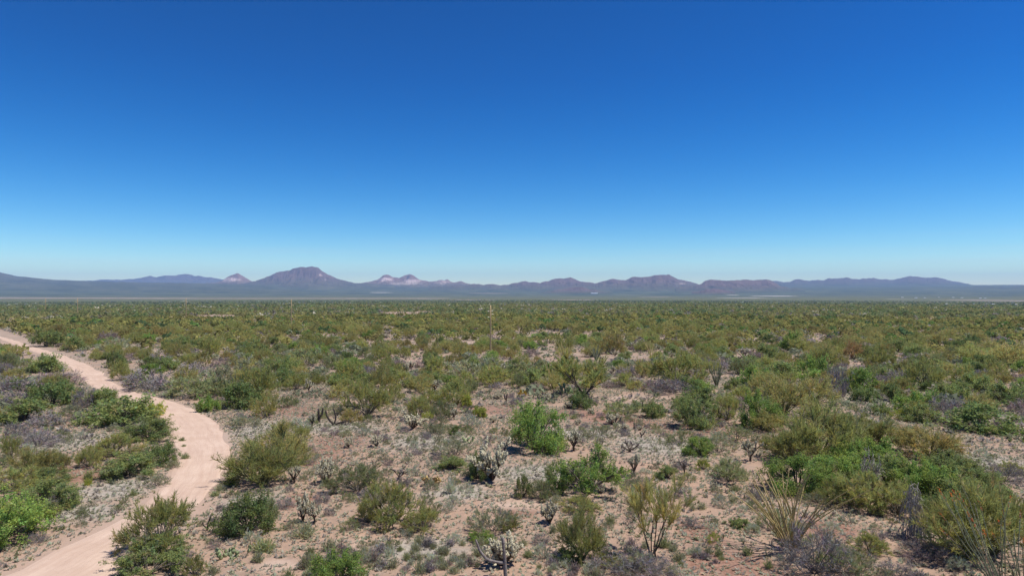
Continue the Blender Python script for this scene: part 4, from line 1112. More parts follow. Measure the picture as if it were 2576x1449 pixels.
CHOLLAS = [  # style, column, base row, width, height, label, short
('full',818,1217,44,58,'tall pale crowned cholla with black foot, left of the wide dusty creosote','the tall pale cholla'),
('full',762,1312,36,62,'pale two headed cholla on the sand, its left and taller head','the two headed cholla'),
('tree',791,1316,40,48,'right head of the two headed cholla with a thin dark trunk',None),
('full',1238,1207,92,88,'biggest cholla with a straw coloured crown on black trunks, centre','the big dark trunked cholla'),
('full',1383,1316,44,50,'pale cholla with upright fingers on bare sand, bottom centre','the upright fingered cholla'),
('low',1263,1420,82,58,'wide pale cholla mound behind the grey cactus skeleton','the mound cholla'),
('bare',1004,1206,46,32,'grey leafless cholla behind the brown prickly pear',None),
('tree',1443,1134,36,48,'pale cholla with a bent dark trunk right of the big round mesquite','the bent trunk cholla'),
('full',1507,1133,30,36,'compact pale cholla right of the bent trunk cholla',None),
('bare',1585,1137,60,34,'dark wide branched cholla behind the small grey cholla tree',None),
('tree',1595,1198,34,52,'small grey cholla tree with a thin dark trunk, behind the twin trunked tree','the grey cholla tree'),
('bare',1722,1191,32,40,'bare T shaped cholla with a straight trunk on open soil','the bare T cholla'),
('tree',1888,1160,48,52,'pale cholla at the left edge of the right hand thicket',None),
('low',1568,1085,30,20,'low straw coloured cholla cushion on the open ground',None),
('low',1610,1082,14,10,'tiny pale cholla right of the straw cushion',None),
('low',1543,1067,36,25,'pale cholla growing over green shrubs below the grassy sage',None),
('full',1780,1077,20,26,'upright cholla at the right foot of the hollow mesquite',None),
('full',876,1126,22,26,'pale cholla on the left of two above the wide dusty creosote',None),
('full',946,1123,30,27,'pale cholla on the right of two above the wide dusty creosote',None),
('low',875,1088,18,11,'tiny pale cholla on the red gravel above the pair',None),
('tree',785,1074,18,34,'stubby dark cholla with a pale cap on the red soil, left of two','the capped dark cholla'),
('tree',1142,1056,20,28,'mushroom shaped cholla with a pale cap beyond the silvery sage',None),
('full',1037,1078,58,38,'dark green cholla clump in the middle of the scene','the green cholla clump'),
('tree',777,989,24,36,'pale topped cholla tree on the far red clearing','the red clearing cholla'),
('bare',805,985,26,14,'sprawling bare cholla right of the red clearing cholla',None),
('tree',1020,942,20,34,'slim pale topped cholla right of the vase palo verde',None),
('tree',1094,988,24,32,'pale flat topped cholla left of the tall dull palo verde','the flat topped cholla'),
('bare',1010,957,10,22,'bare single stemmed cholla below the slim pale topped one',None),
('low',1438,1006,20,16,'pale cholla in front of the umbrella tree shade, right of three',None),
('low',1378,1009,24,18,'pale cholla on the pale grass left of the umbrella tree shade',None),
('low',1430,1028,22,18,'pale cholla with a dark foot below the umbrella tree',None),
('low',1252,1004,22,15,'pale cholla left of the leafless forked stem',None),
('low',1240,1063,18,14,'small pale cholla left of the big round mesquite',None),
('low',1487,1040,16,12,'small pale cholla on the red strip below the umbrella tree',None),
('full',2095,1012,24,32,'dark twisted cholla left of the neat round mesquite',None),
('bare',2238,951,32,26,'spreading bare cholla right of the neat round mesquite',None),
('tree',1528,878,26,20,'pale cholla crown left of the orange creosote',None),
('low',1600,877,34,18,'pale cholla heap right behind the orange creosote',None),
('tree',1870,902,34,28,'pale cholla beyond the grey green ocotillo',None),
('low',1975,950,22,20,'pale cholla in the spreading mesquite on the right',None),
('low',1455,1068,18,14,'small pale cholla beside the right shoulder of the big round mesquite',None),
('low',400,896,24,18,'pale cholla crown beyond the upper track',None),
('low',460,905,30,18,'pale spreading cholla right of the tall narrow palo verde',None),
('low',458,935,20,20,'pale cholla over the left of the grey cholla shrub',None),
('low',506,930,18,16,'pale cholla over the right of the grey cholla shrub',None),
('low',1510,1240,20,16,'tiny cholla under the open spreading mesquite',None),
('low',1795,1232,18,18,'small cholla on the sand right of the grey cholla tree',None),
('low',690,1120,18,22,'pale cholla on the right flank of the trackside palo verde',None),
('low',628,1150,24,30,'pale cholla on the left flank of the trackside palo verde',None),
('tree',740,1215,34,40,'thin grey cholla right of the trackside palo verde',None),
]
PEARS = [
('green',574,1406,54,40,'pale green prickly pear on bare sand by the bottom left','the pale prickly pear'),
('brown',1088,1221,58,28,'yellow and brown withered prickly pear on the pale gravel','the brown prickly pear'),
('green',2232,971,30,15,'low green prickly pear in front of the spreading bare cholla',None),
('green',1432,992,40,26,'dark prickly pear in the shade under the umbrella tree',None),
('green',2270,968,28,14,'low green prickly pear left of the black based palo verde',None),
('green',1175,1114,36,18,'low prickly pear among tufts below the silvery sage',None),
('green',1660,946,36,26,'yellowish prickly pear beside the lavender heap creosote',None),
]
TUFTS_HERO = [  # colour, column, base row, width, height, label
('dusty green',222,1204,20,16,'small dark tuft on red soil left of the low wide trackside mesquite'),
('yellow green',221,1222,20,19,'bright green round tuft on the red soil by the track'),
('dusty green',335,1248,17,16,'small green tuft on the pale slope left of the lone verge sage'),
('dusty green',466,1155,18,14,'green tuft growing on the track shoulder, lowest of three'),
('dusty green',458,1110,13,10,'dark tuft growing on the track shoulder, topmost of three'),
('dusty green',463,1124,10,7,'smallest dark tuft in the middle of the track shoulder'),
('yellow green',581,1222,24,24,'bright green tuft on the outer verge beside the trackside palo verde'),
('grey green',553,1237,24,18,'grey green tuft on the outer verge of the track bend'),
('dusty green',541,1249,20,14,'small dull tuft on the outer verge below the grey green one'),
('grey green',766,1354,52,30,'grey green tussock below the two headed cholla'),
('grey green',828,1386,30,28,'upright grey green tuft below the large sandy creosote'),
('grey green',772,1432,34,34,'grey green shrub tuft left of the bottom edge mesquite'),
('grey green',648,1416,26,26,'upright grey tuft below the dark rounded mesquite'),
('dusty green',664,1390,48,28,'green tussock below the dark rounded mesquite'),
('grey green',537,1446,26,22,'grey tuft at the bottom edge beside the small upright creosote'),
('grey green',531,1367,20,15,'grey tuft between the big creosote and the dark rounded mesquite'),
('pale sage',1133,1242,24,34,'pale upright sage tuft right of the brown prickly pear'),
('dusty green',1535,1320,24,22,'green tuft right of the upright fingered cholla'),
('grey green',1413,1334,20,20,'grey tuft just right of the upright fingered cholla'),
('grey green',1391,1342,16,20,'dark narrow tuft below the upright fingered cholla'),
('dusty green',1328,1402,22,18,'dark round tuft right of the mound cholla'),
('grey green',1706,1412,28,24,'grey green tuft right of the twin trunks'),
('grey green',1766,1281,24,17,'rounded tuft on the sand right of the twin trunked tree crown'),
('grey green',1742,1284,14,15,'narrow dark tuft beside the rounded sand tuft'),
('grey green',1845,1265,20,18,'grey tuft on the sand left of the front thicket mesquite'),
('dusty green',1848,1236,20,15,'green tuft below the dark sand creosote'),
('grey green',1732,1272,22,20,'grey tuft behind the twin trunked tree crown, left of the rounded one'),
('grey green',1709,1222,14,12,'tiny tuft below the bare T cholla'),
('dusty green',1443,1054,16,11,'green dome tuft on the red strip by the big round mesquite'),
('grey green',1316,1374,22,18,'grey tuft right below the pale sprouting shrub'),
]
# ------------------------------------------------------------ putting the plants down
NAMES = {'creosote': ('creosote_bush', 'creosote bush', 'creosote bushes scattered over the plain'),
         'palo': ('palo_verde_tree', 'palo verde tree', 'palo verde trees scattered over the plain'),
         'mesquite': ('mesquite_bush', 'mesquite bush', 'mesquite bushes scattered over the plain'),
         'open': ('mesquite_bush', 'mesquite bush', 'mesquite bushes scattered over the plain'),
         'sage': ('sage_shrub', 'sage shrub', 'low sage shrubs scattered over the plain'),
         'dead': ('dry_shrub', 'dry shrub', 'leafless dry shrubs scattered over the plain'),
         'tuft': ('bursage_tuft', 'shrub tuft', 'small shrub tufts on the sandy ground'),
         'cholla': ('cholla_cactus', 'cholla cactus', 'cholla cacti scattered over the plain'),
         'pear': ('prickly_pear', 'prickly pear', 'prickly pears between the shrubs'),
         'ocotillo': ('ocotillo', 'ocotillo', 'ocotillos between the shrubs'),
         'skeleton': ('cactus_skeleton', 'dead cactus', 'dead cactus skeletons standing in the scrub')}
LANDMARKS = []        # (short name, column, row)
TAKEN = []            # (x, y, radius) of plants that stand
COUNT = {}
VAR = {}

def size_of(px, yb, w, h, trunked=False):
    ph = math.atan((yb - HOR) / FOC)
    yc = yb if trunked else yb - 0.5 * w * math.sin(ph) * 0.55
    X, Y = ground_at(px, yc)
    s = math.hypot(Y, EYE) / FOC
    H = h / math.cos(ph) if trunked else max((h - w * math.sin(ph) * 0.68) / math.cos(ph), 0.34 * w)
    return X, Y, w * s * (1.0 if trunked else 1.1), H * s

def put_plant(kind, colour, X, Y, wid, hei, label, group=None, lod=None, rz=None, var=None):
    name, cat, grp = NAMES[kind]
    k = kind
    nvar = 6 if kind in ('creosote', 'mesquite', 'palo') else 5
    v = VAR.get(k, 0) if var is None else var; VAR[k] = v + 1
    d = math.hypot(X, Y)
    if lod is None: lod = 0 if d < 88 else 1
    z = float(relief(X, Y))
    rz = rng.uniform(0, 6.28) if rz is None else rz
    st, fo = proto(kind, v % nvar, lod)
    sc = (wid / 2 * rng.uniform(0.94, 1.06), wid / 2 * rng.uniform(0.94, 1.06), hei)
    if lod == 0 and kind != 'tuft':
        t = empty(name, (X, Y, z - 0.02), rz, sc)
        a, b = ('trunk', 'crown') if kind == 'palo' else (('stems', 'foliage') if kind != 'dead' else ('stems', 'twigs'))
        obj(a, st, t); coloured(obj(b, fo, t), colour)
    else:
        t = coloured(obj(name, fo), colour)
        t.location = (X, Y, z - 0.02); t.rotation_euler = (0, 0, rz); t.scale = sc
    tag(t, label, cat, group or grp)
    COUNT[kind] = COUNT.get(kind, 0) + 1
    TAKEN.append((X, Y, wid / 2))
    return t

for kind, colour, px, yb, w, h, label, short in HEROES:
    X, Y, W, H = size_of(px, yb, w, h)
    put_plant(kind, colour, X, Y, W, H, label)
    if short: LANDMARKS.append((short, px, yb - 0.35 * h))

for style, px, yb, w, h, label, short in CHOLLAS:
    X, Y, W, H = size_of(px, yb, w, h, True)
    H *= 0.78 if style == 'bare' else 0.9
    d = math.hypot(X, Y); z = float(relief(X, Y))
    v = VAR.get(style, 0); VAR[style] = v + 1
    if d < 120:
        tr, jo = cholla(v % 3, style)
        t = empty('cholla_cactus', (X, Y, z - 0.02), rng.uniform(0, 6.28), (W / 2, W / 2, H))
        obj('trunk', tr, t)
        if not (style == 'bare' and W < 0.8): obj('joints', jo, t)['kind'] = 'stuff'
    else:
        t = obj('cholla_cactus', cholla_far(v % 4, style)); t.location = (X, Y, z - 0.02); t.scale = (W / 2, W / 2, H); t.rotation_euler = (0, 0, rng.uniform(0, 6.28))
    tag(t, label, 'cholla cactus', NAMES['cholla'][2]); COUNT['cholla'] = COUNT.get('cholla', 0) + 1
    TAKEN.append((X, Y, W / 2))
    if short: LANDMARKS.append((short, px, yb - 0.4 * h))

for k, (col, px, yb, w, h, label, short) in enumerate(PEARS):
    X, Y, W, H = size_of(px, yb, w, h)
    t = empty('prickly_pear', (X, Y, float(relief(X, Y)) - 0.02), rng.uniform(0, 6.28), (W / 2, W / 2, max(H, 0.3 * W)))
    pm = PAD_GREEN if col == 'green' else PAD_BROWN
    if k < 2: pear_meshes(k, pm, split=t)
    else: obj('pads', pear_meshes(k, pm), t)['kind'] = 'stuff'
    tag(t, label, 'prickly pear', NAMES['pear'][2]); TAKEN.append((X, Y, W / 2))
    if short: LANDMARKS.append((short, px, yb - 0.4 * h))

for colour, px, yb, w, h, label in TUFTS_HERO:
    X, Y, W, H = size_of(px, yb, w, h)
    put_plant('tuft', colour, X, Y, W, max(H, 0.45 * W), label)

# --- umbrella tree of the middle ground
def big_tree(name, px, yb, w, h, seed, label, short, mains, up, out, trunk, lens, kids, rad, leaf, per, bl, bw, start, spread, lift, bend, bark, stretch=1.0, n_trunk=1, shift=0.0):
    X, Y, W, H = size_of(px, yb, w, h, True)
    H *= stretch
    R = np.random.default_rng(seed)
    lv = grow(R, mains, up, out, kids, lens, rad, spread=spread, lift=lift, base_r=0.10 if n_trunk == 1 else 0.14, trunk=trunk, bend=bend, start=start, wob=0.18)
    V, F, C = blades(R, lv, per, bl, bw, 0.4, 0.6)
    sc = fit(lv, V[::3]) * np.array([W / 2, W / 2, H])
    t = empty(name, (X, Y, float(relief(X, Y)) - 0.03), 0.0)
    tb, cb = Bag(), Bag()
    for P, r in lv[:2]:
        v, q = tubes(P * sc, r * W / 2, 5); tb.add(v, q)
    if trunk > 0.03:
        n = n_trunk
        P0 = lv[0][0][:, 0] * sc
        for k in range(n):
            sel = P0[k::n]; top = sel.mean(0)
            base = np.array([(k - (n - 1) / 2) * 0.42, 0.05 * k, -0.05])
            for q0 in sel:
                c = np.stack([base, base * 0.6 + q0 * 0.4 + np.array([0.03, 0, 0]), base * 0.25 + q0 * 0.75, q0])[None]
                v, q = tubes(c, np.linspace(1.5, 0.95, 4)[None] * rad * W / 2, 6); tb.add(v, q)
    for P, r in lv[2:]:
        v, q = tubes((P * sc)[:, [0, 2, 3]], (r * W / 2)[:, [0, 2, 3]], 3); cb.add(v, q, 1)
    cb.add(V * sc, F, 0, C)
    obj('trunk', tb.mesh('trunk', [bark], True), t); obj('crown', cb.mesh('crown', [leaf, bark]), t)
    tag(t, label, 'palo verde tree', NAMES['palo'][2]); TAKEN.append((X, Y, W / 2)); COUNT['palo'] += 1
    if short: LANDMARKS.append((short, px, yb - 0.5 * h))
    return t
big_tree('palo_verde_tree', 1470, 996, 156, 100, 5, 'broad umbrella crowned palo verde with a thick dark forked trunk and black shade', 'the umbrella tree',
         6, 32, 68, 0.10, (0.70, 0.46, 0.30), (6, 6), 0.030, L_['olive'], 34, 0.12, 0.020, 0.55, 0.5, 0.30, 0.0, TWIG_DARK, 0.96)
twin = big_tree('palo_verde_tree', 1640, 1406, 158, 196, 14, 'tall open palo verde on two thin dark trunks, right of centre at the bottom', 'the twin trunked tree',
         6, 44, 80, 0.20, (0.66, 0.44, 0.32), (5, 5), 0.020, L_['yellowish olive'], 46, 0.13, 0.0105, 0.45, 0.5, 0.40, 0.02, TWIG_DARK, 0.86, 2)
# dark mistletoe clump hanging in its left side
R = np.random.default_rng(8)
mc = R.normal(0, 1, (420, 3)) * np.array([0.24, 0.24, 0.34]); md = norm(R.normal(0, 1, mc.shape)); ma, _ = frame(md)
mv = np.stack([mc - ma * 0.012, mc + ma * 0.012, mc + md * 0.20], 1).reshape(-1, 3)
mis = obj('mistletoe', make_mesh('mistletoe', mv, [np.arange(len(mv)).reshape(-1, 3)], [L_['dark grey']], col=np.full((len(mv), 3), 0.55)), twin)
mis.location = (-1.35, -0.25, 2.35); mis['kind'] = 'stuff'; mis['label'] = 'dark twiggy clump hanging in the left side of the crown'

# --- ocotillos: each wand its own part near the camera
def put_ocotillo(px, yb, hpx, n, spread, lean, mat, label, seed, red=False, short=None, curl=0.15, split=False, rad=0.028, leafy=True):
    X, Y = ground_at(px, yb); s = math.hypot(Y, EYE) / FOC; H = hpx * s
    R = np.random.default_rng(seed)
    W = ocotillo_wands(R, n, H * 1.04, spread, lean, curl)
    t = empty('ocotillo', (X, Y, float(relief(X, Y)) - 0.03))
    rd = rad * np.array([1.15, 1.1, 1.05, 1.0, 0.95, 0.8, 0.45])
    if split:
        for P in W:
            v, q = tubes(P[None], rd[None], 5); b = Bag(); b.add(v, q); obj('wand', b.mesh('wand', [mat], True), t)
    else:
        b = Bag()
        for P in W: v, q = tubes(P[None], rd[None] * 1.3, 4); b.add(v, q)
        obj('wands', b.mesh('wands', [mat], True), t)
    if leafy:
        lv = [(np.stack([P[[1, 3, 5, 6]] for P in W]), np.full((n, 4), 0.01))]
        V, F, C = blades(R, lv, 70 if split else 22, 0.10, 0.030 if split else 0.06, 0.3, 1.0)
        b = Bag(); b.add(V, F, 0, C); obj('leaves', b.mesh('leaves', [L_['yellowish olive'] if mat is OC_TAN else L_['grey green']]), t)
    if red:
        for P in W:
            if R.uniform() < 0.25: continue
            c = P[-1] + R.normal(0, 0.02, (16, 3)) - (P[-1] - P[-2]) * R.uniform(-0.35, 0.35, 16)[:, None]
            d = norm(R.normal(0, 0.7, (16, 3)) + norm((P[-1] - P[-2])[None])); a, _ = frame(d)
            v = np.stack([c - a * 0.016, c + a * 0.016, c + d * 0.10], 1).reshape(-1, 3)
            b = Bag(); b.add(v, np.arange(len(v)).reshape(-1, 3)); obj('flower_spike', b.mesh('flower_spike', [OC_RED]), t)['kind'] = 'stuff'
    tag(t, label, 'ocotillo', NAMES['ocotillo'][2]); TAKEN.append((X, Y, H * 0.35))
    if short: LANDMARKS.append((short, px, yb - 0.5 * hpx))
put_ocotillo(1987, 1386, 172, 34, 0.52, (-0.10, 0.0), OC_TAN, 'large tan ocotillo with many fanned wands on the red soil, bottom right', 61, short='the tan ocotillo', curl=0.34, split=True, rad=0.036)
put_ocotillo(2522, 1500, 236, 16, 0.30, (-0.42, 0.05), OC_GREEN, 'leaning ocotillo with orange red flower tips at the bottom right', 62, red=True, short='the red flowered ocotillo', split=True, rad=0.024)
put_ocotillo(2572, 1478, 150, 9, 0.24, (0.0, 0.0), OC_GREEN, 'upright grey green ocotillo cut by the right edge at the bottom', 63, split=True, red=True, rad=0.026)
put_ocotillo(1803, 973, 58, 20, 0.40, (-0.05, 0), OC_GREEN, 'grey green ocotillo standing clear of the shrubs, right of the lavender heap', 64, short='the grey green ocotillo', rad=0.035)
put_ocotillo(1500, 907, 38, 16, 0.55, (0, 0), OC_GREEN, 'grey green ocotillo left of the brownish orange creosote', 65, rad=0.05)
put_ocotillo(1640, 903, 42, 10, 0.45, (0.05, 0), OC_TAN, 'yellowish ocotillo with few wands right of the brownish orange creosote', 66, rad=0.05)
put_ocotillo(1420, 912, 52, 16, 0.55, (0, 0), OC_TAN, 'thin tan ocotillo rising behind the crown of the umbrella tree', 67, rad=0.04, leafy=False)
put_ocotillo(1386, 956, 58, 12, 0.40, (0, 0), OC_TAN, 'thin bare ocotillo left of the umbrella tree crown', 68, rad=0.032, leafy=False)
put_ocotillo(1610, 935, 36, 11, 0.5, (0, 0), OC_GREEN, 'small bare ocotillo between the umbrella tree and the lavender heap', 69, rad=0.04, leafy=False)
put_ocotillo(548, 893, 48, 10, 0.38, (0.1, 0), OC_TAN, 'tan ocotillo leaning out of the right side of the tall narrow palo verde', 70, rad=0.05)

# --- dead cacti: charred and bleached skeletons
def skeleton(px, yb, lines, mat, label, short=None, r=0.09, names=None, k=1.0):
    """lines: centre lines in picture units from the base (right, up, away)"""
    X, Y = ground_at(px, yb); s = math.hypot(Y, EYE) / FOC * k
    t = empty('cactus_skeleton', (X, Y, float(relief(X, Y)) - 0.04))
    R = np.random.default_rng(int(px))
    for i, ln in enumerate(lines):
        P = np.array([(a * s, c * s, b * s) for a, b, c in ln], float)
        u = np.linspace(0, 1, len(P)); q = np.linspace(0, 1, 9)
        C = np.stack([np.interp(q, u, P[:, m]) for m in range(3)], 1); C[1:-1] = 0.25 * C[:-2] + 0.5 * C[1:-1] + 0.25 * C[2:]
        C[1:] += R.normal(0, 0.10 * r, (8, 3))
        rr = r * np.linspace(1.0 if i == 0 else 0.85, 0.72 if i == 0 else 0.55, 9) * R.uniform(0.85, 1.15, 9)
        d = norm(np.gradient(C, axis=0)); a = norm(np.cross(d, np.array([[0.3, 1.0, 0.1]]))); b2 = np.cross(d, a)
        th = np.arange(9) * 2 * np.pi / 9
        ring = a[:, None] * np.cos(th)[None, :, None] + b2[:, None] * np.sin(th)[None, :, None]
        rib = 1 + 0.16 * np.cos(th * 4.5)[None, :] + R.normal(0, 0.05, (9, 9))
        V = C[:, None] + ring * (rr[:, None] * rib)[:, :, None]
        ii, jj = np.meshgrid(np.arange(8), np.arange(9), indexing='ij'); j2 = (jj + 1) % 9
        F = np.stack([ii * 9 + jj, ii * 9 + j2, (ii + 1) * 9 + j2, (ii + 1) * 9 + jj], -1).reshape(-1, 4)
        V = np.concatenate([V.reshape(-1, 3), [C[-1] + d[-1] * rr[-1] * 0.6]])
        F3 = np.array([(72 + j, 72 + (j + 1) % 9, 81) for j in range(9)])
        bg = Bag(); bg.add(V, F); bg.F3.append(F3); bg.m3.append(np.zeros(9))
        nm = (names or ['trunk'] + ['arm'] * 9)[i]
        obj(nm, bg.mesh(nm, [mat], True), t)
    tag(t, label, 'dead cactus', NAMES['skeleton'][2]); TAKEN.append((X, Y, 0.5))
    if short: LANDMARKS.append((short, px, yb - 20))
    return t
skeleton(1273, 1450, [[(0, 0, 0), (-2, 30, 0), (-5, 62, 0), (-7, 92, 0)], [(-3, 34, 0), (-18, 36, -2), (-40, 40, -3), (-54, 50, -2), (-64, 68, 0), (-70, 88, 0)]], DEAD_GREY,
         'weathered grey saguaro skeleton with one hooked arm at the bottom edge', 'the grey saguaro skeleton', r=0.105)
skeleton(803, 1062, [[(0, 0, 0), (-1, 18, 0), (-2, 34, 0)], [(0, 12, 0), (7, 20, 0), (9, 36, 0)]], DEAD_DARK, 'blackened two pronged cactus trunk on the red soil', 'the blackened two pronged trunk', r=0.16)
skeleton(842, 1070, [[(0, 0, 0), (-8, 8, 0), (-20, 24, 0), (-22, 36, 0)], [(0, 4, 0), (3, 20, 0), (0, 34, 0), (-4, 42, 0)], [(2, 4, 0), (20, 10, 0), (36, 12, 0)]], DEAD_DARK, 'V shaped dead cactus with two dark arms and a fallen limb', 'the V shaped dead cactus', r=0.12)
skeleton(520, 1334, [[(0, 0, 0), (4, 18, 0), (10, 38, 0)], [(3, 12, 0), (12, 20, 0), (20, 26, 0)], [(1, 6, 0), (-8, 14, 0), (-10, 22, 0)]], DEAD_DARK, 'small blackened cactus stump right of the big rounded creosote', None, r=0.06)
skeleton(1273, 1013, [[(0, 0, 0), (1, 12, 0), (3, 24, 0)], [(0, 8, 0), (-4, 14, 0), (-4, 23, 0)]], DEAD_DARK, 'dark forked cactus stem alone on the pale grass left of the umbrella tree', None, r=0.10)
skeleton(1615, 1035, [[(0, 0, 0), (1, 13, 0), (1, 26, 0)]], DEAD_DARK, 'single thin dead cactus post right of the grassy sage', None, r=0.09)
skeleton(1688, 1036, [[(0, 0, 0), (1, 10, 0), (4, 17, 0), (12, 20, 0), (16, 17, 0)]], DEAD_DARK, 'hooked dead cactus leaning over left of the hollow mesquite', None, r=0.11)
skeleton(1613, 1100, [[(0, 0, 0), (0, 7, 0), (-3, 14, 0)], [(0, 6, 0), (6, 9, 0), (8, 17, 0)]], DEAD_DARK, 'small black Y shaped dead cactus on open soil below the straw cushion', None, r=0.08)
skeleton(1575, 1080, [[(20, 0, 0), (20, 8, 0), (19, 17, 0)]], DEAD_DARK, 'short black stub between the straw cholla cushion and the tiny pale one', None, r=0.06)
skeleton(232, 1160, [[(0, 0, 0), (-10, 6, 0), (-26, 9, 0), (-44, 6, 0)], [(-12, 5, 0), (-22, 16, 0)]], WHITE_WOOD, 'bleached fallen branch lying on the bare red soil by the collapsed grey brush', None, r=0.05)

# --- leafless dead trees in the thicket
def dead_tree(px, yb, w, h, seed, mat, label, short, droop, fine):
    X, Y, W, H = size_of(px, yb, w, h)
    R = np.random.default_rng(seed)
    lv = grow(R, 6, 25, 70, (5, 5, 4), (0.75, 0.5, 0.34, 0.2), 0.045, spread=0.7, lift=0.15, base_r=0.08, trunk=0.05, bend=droop, wob=0.3)
    sc = fit(lv, lv[-1][0][:, 3]) * np.array([W / 2, W / 2, H])
    t = empty('dead_tree', (X, Y, float(relief(X, Y)) - 0.03))
    b1, b2 = Bag(), Bag()
    for k, (P, r) in enumerate(lv):
        v, q = tubes(P * sc if k < 2 else (P * sc)[:, [0, 2, 3]], np.maximum((r if k < 2 else r[:, [0, 2, 3]]) * W / 2, fine), 4 if k < 2 else 3)
        (b1 if k < 2 else b2).add(v, q)
    obj('trunk', b1.mesh('trunk', [mat], True), t); obj('branches', b2.mesh('branches', [mat]), t)
    tag(t, label, 'dead tree'); TAKEN.append((X, Y, W / 3))
    if short: LANDMARKS.append((short, px, yb - h / 2))
dead_tree(2298, 1362, 104, 130, 31, WHITE_WOOD, 'tangle of drooping bleached branches before the brightest thicket mesquite', 'the bleached branch tangle', -0.5, 0.016)
dead_tree(2180, 1232, 70, 84, 37, WHITE_WOOD, 'leafless grey tree standing inside the right hand thicket', 'the leafless thicket tree', 0.05, 0.014)
dead_tree(2118, 1200, 70, 50, 39, GREY_TWIG, 'grey dead limbs in the shade of the largest thicket palo verde', None, -0.2, 0.014)

# --- utility poles crossing the plain
WOOD_POLE = rough_mat('weathered_pole_wood', (0.33, 0.24, 0.125), (0.45, 0.335, 0.19), 3)
PORC = rough_mat('pale_insulator', (0.62, 0.56, 0.46), (0.72, 0.66, 0.56), 5, 0.4)
def pole_parts():
    b = Bag(); P = np.array([[[0, 0, -0.3], [0, 0, 4], [0, 0, 8], [0, 0, 12.1]]])
    v, q = tubes(P, np.array([[0.21, 0.195, 0.175, 0.15]]), 10); b.add(v, q)
    n = len(v); b.F3.append(np.array([(n - 10, n - 10 + i, n - 10 + i + 1) for i in range(1, 9)])); b.m3.append(np.zeros(8))
    sh = b.mesh('shaft', [WOOD_POLE], True)
    arms = []
    for zz, sd in ((10.55, -1), (9.75, 1), (9.05, -1)):
        b = Bag(); v, q = tubes(np.array([[[0.1 * sd, 0, zz], [0.5 * sd, 0, zz + 0.03], [0.95 * sd, 0, zz + 0.08]]]), np.array([[0.06, 0.06, 0.05]]), 6); b.add(v, q)
        t_ = np.linspace(0, 1, 9); r_ = np.array([0.05, 0.10, 0.05, 0.10, 0.05, 0.10, 0.05, 0.09, 0.04])
        c = np.stack([np.full(9, 0.62 * sd) + t_ * 0.55 * sd, np.zeros(9), np.full(9, zz + 0.05) + t_ * 0.05], 1)
        b2 = Bag(); v, q = tubes(c[None], r_[None], 8); b2.add(v, q)
        arms.append((b.mesh('arm', [WOOD_POLE]), b2.mesh('insulator', [PORC], True)))
    return sh, arms
SHAFT, ARMS = pole_parts()
def utility_pole(x, y, rz, label, short, px):
    t = empty('utility_pole', (x, y, float(relief(x, y))), rz)
    obj('shaft', SHAFT, t)
    for a, i in ARMS:
        o = obj('arm', a, t); obj('insulator', i, o)
    tag(t, label, 'utility pole', 'utility poles crossing the plain')
    TAKEN.append((x, y, 1.2))
    if short: LANDMARKS.append((short, px, seen_at(x, y)[1] - 30))
for px, dist, lab, sh in [(1234, 172, 'nearest wooden utility pole with three short arms, left of centre', 'the near power pole'),
                          (733, 298, 'wooden utility pole with pale arms beyond the middle scrub, second of the line', 'the second power pole'),
                          (468, 385, 'thin distant utility pole, third of the line, just reaching the valley floor', 'the third power pole'),
                          (195, 500, 'hair thin distant utility pole, fourth of the line near the left', 'the fourth power pole'),
                          (115, 600, 'faintest utility pole at the far left end of the line', None)]:
    utility_pole((px - CX) / FOC * dist, dist, 0.95, lab, sh, px)

# --- saguaros seen tiny over the scrub
SAG = rough_mat('saguaro_green', (0.11, 0.14, 0.075), (0.17, 0.19, 0.11), 6)
def saguaro(px, yb, h, label, arms):
    X, Y = ground_at(px, yb); s = Y / FOC; H = h * s; r = 0.055 * H
    t = empty('saguaro_cactus', (X, Y, float(relief(X, Y)) - 0.1))
    b = Bag(); v, q = tubes(np.array([[[0, 0, 0], [0, 0, H * 0.4], [0, 0, H * 0.9], [0, 0, H]]]), np.array([[r * 0.8, r, r * 0.95, r * 0.3]]), 10); b.add(v, q)
    obj('trunk', b.mesh('trunk', [SAG], True), t)
    for sd, z0, z1 in arms:
        b = Bag(); c = np.array([[[0, 0, z0 * H], [sd * 2.6 * r, 0, z0 * H + 0.3 * r], [sd * 3.4 * r, 0, z0 * H + 2.5 * r], [sd * 3.4 * r, 0, z1 * H]]])
        v, q = tubes(c, np.array([[r * 0.6, r * 0.65, r * 0.65, r * 0.25]]), 8); b.add(v, q); obj('arm', b.mesh('arm', [SAG], True), t)
    tag(t, label, 'saguaro cactus'); TAKEN.append((X, Y, 0.8))
saguaro(105, 790, 16, 'tiny pale saguaro over the scrub near the left edge', [(-1, 0.45, 0.75)])
saguaro(770, 783, 13, 'tiny pale saguaro right of the second power pole', [(1, 0.5, 0.8)])
saguaro(1018, 786, 12, 'tiny pale saguaro over the distant scrub left of the near power pole', [(-1, 0.4, 0.7), (1, 0.5, 0.8)])

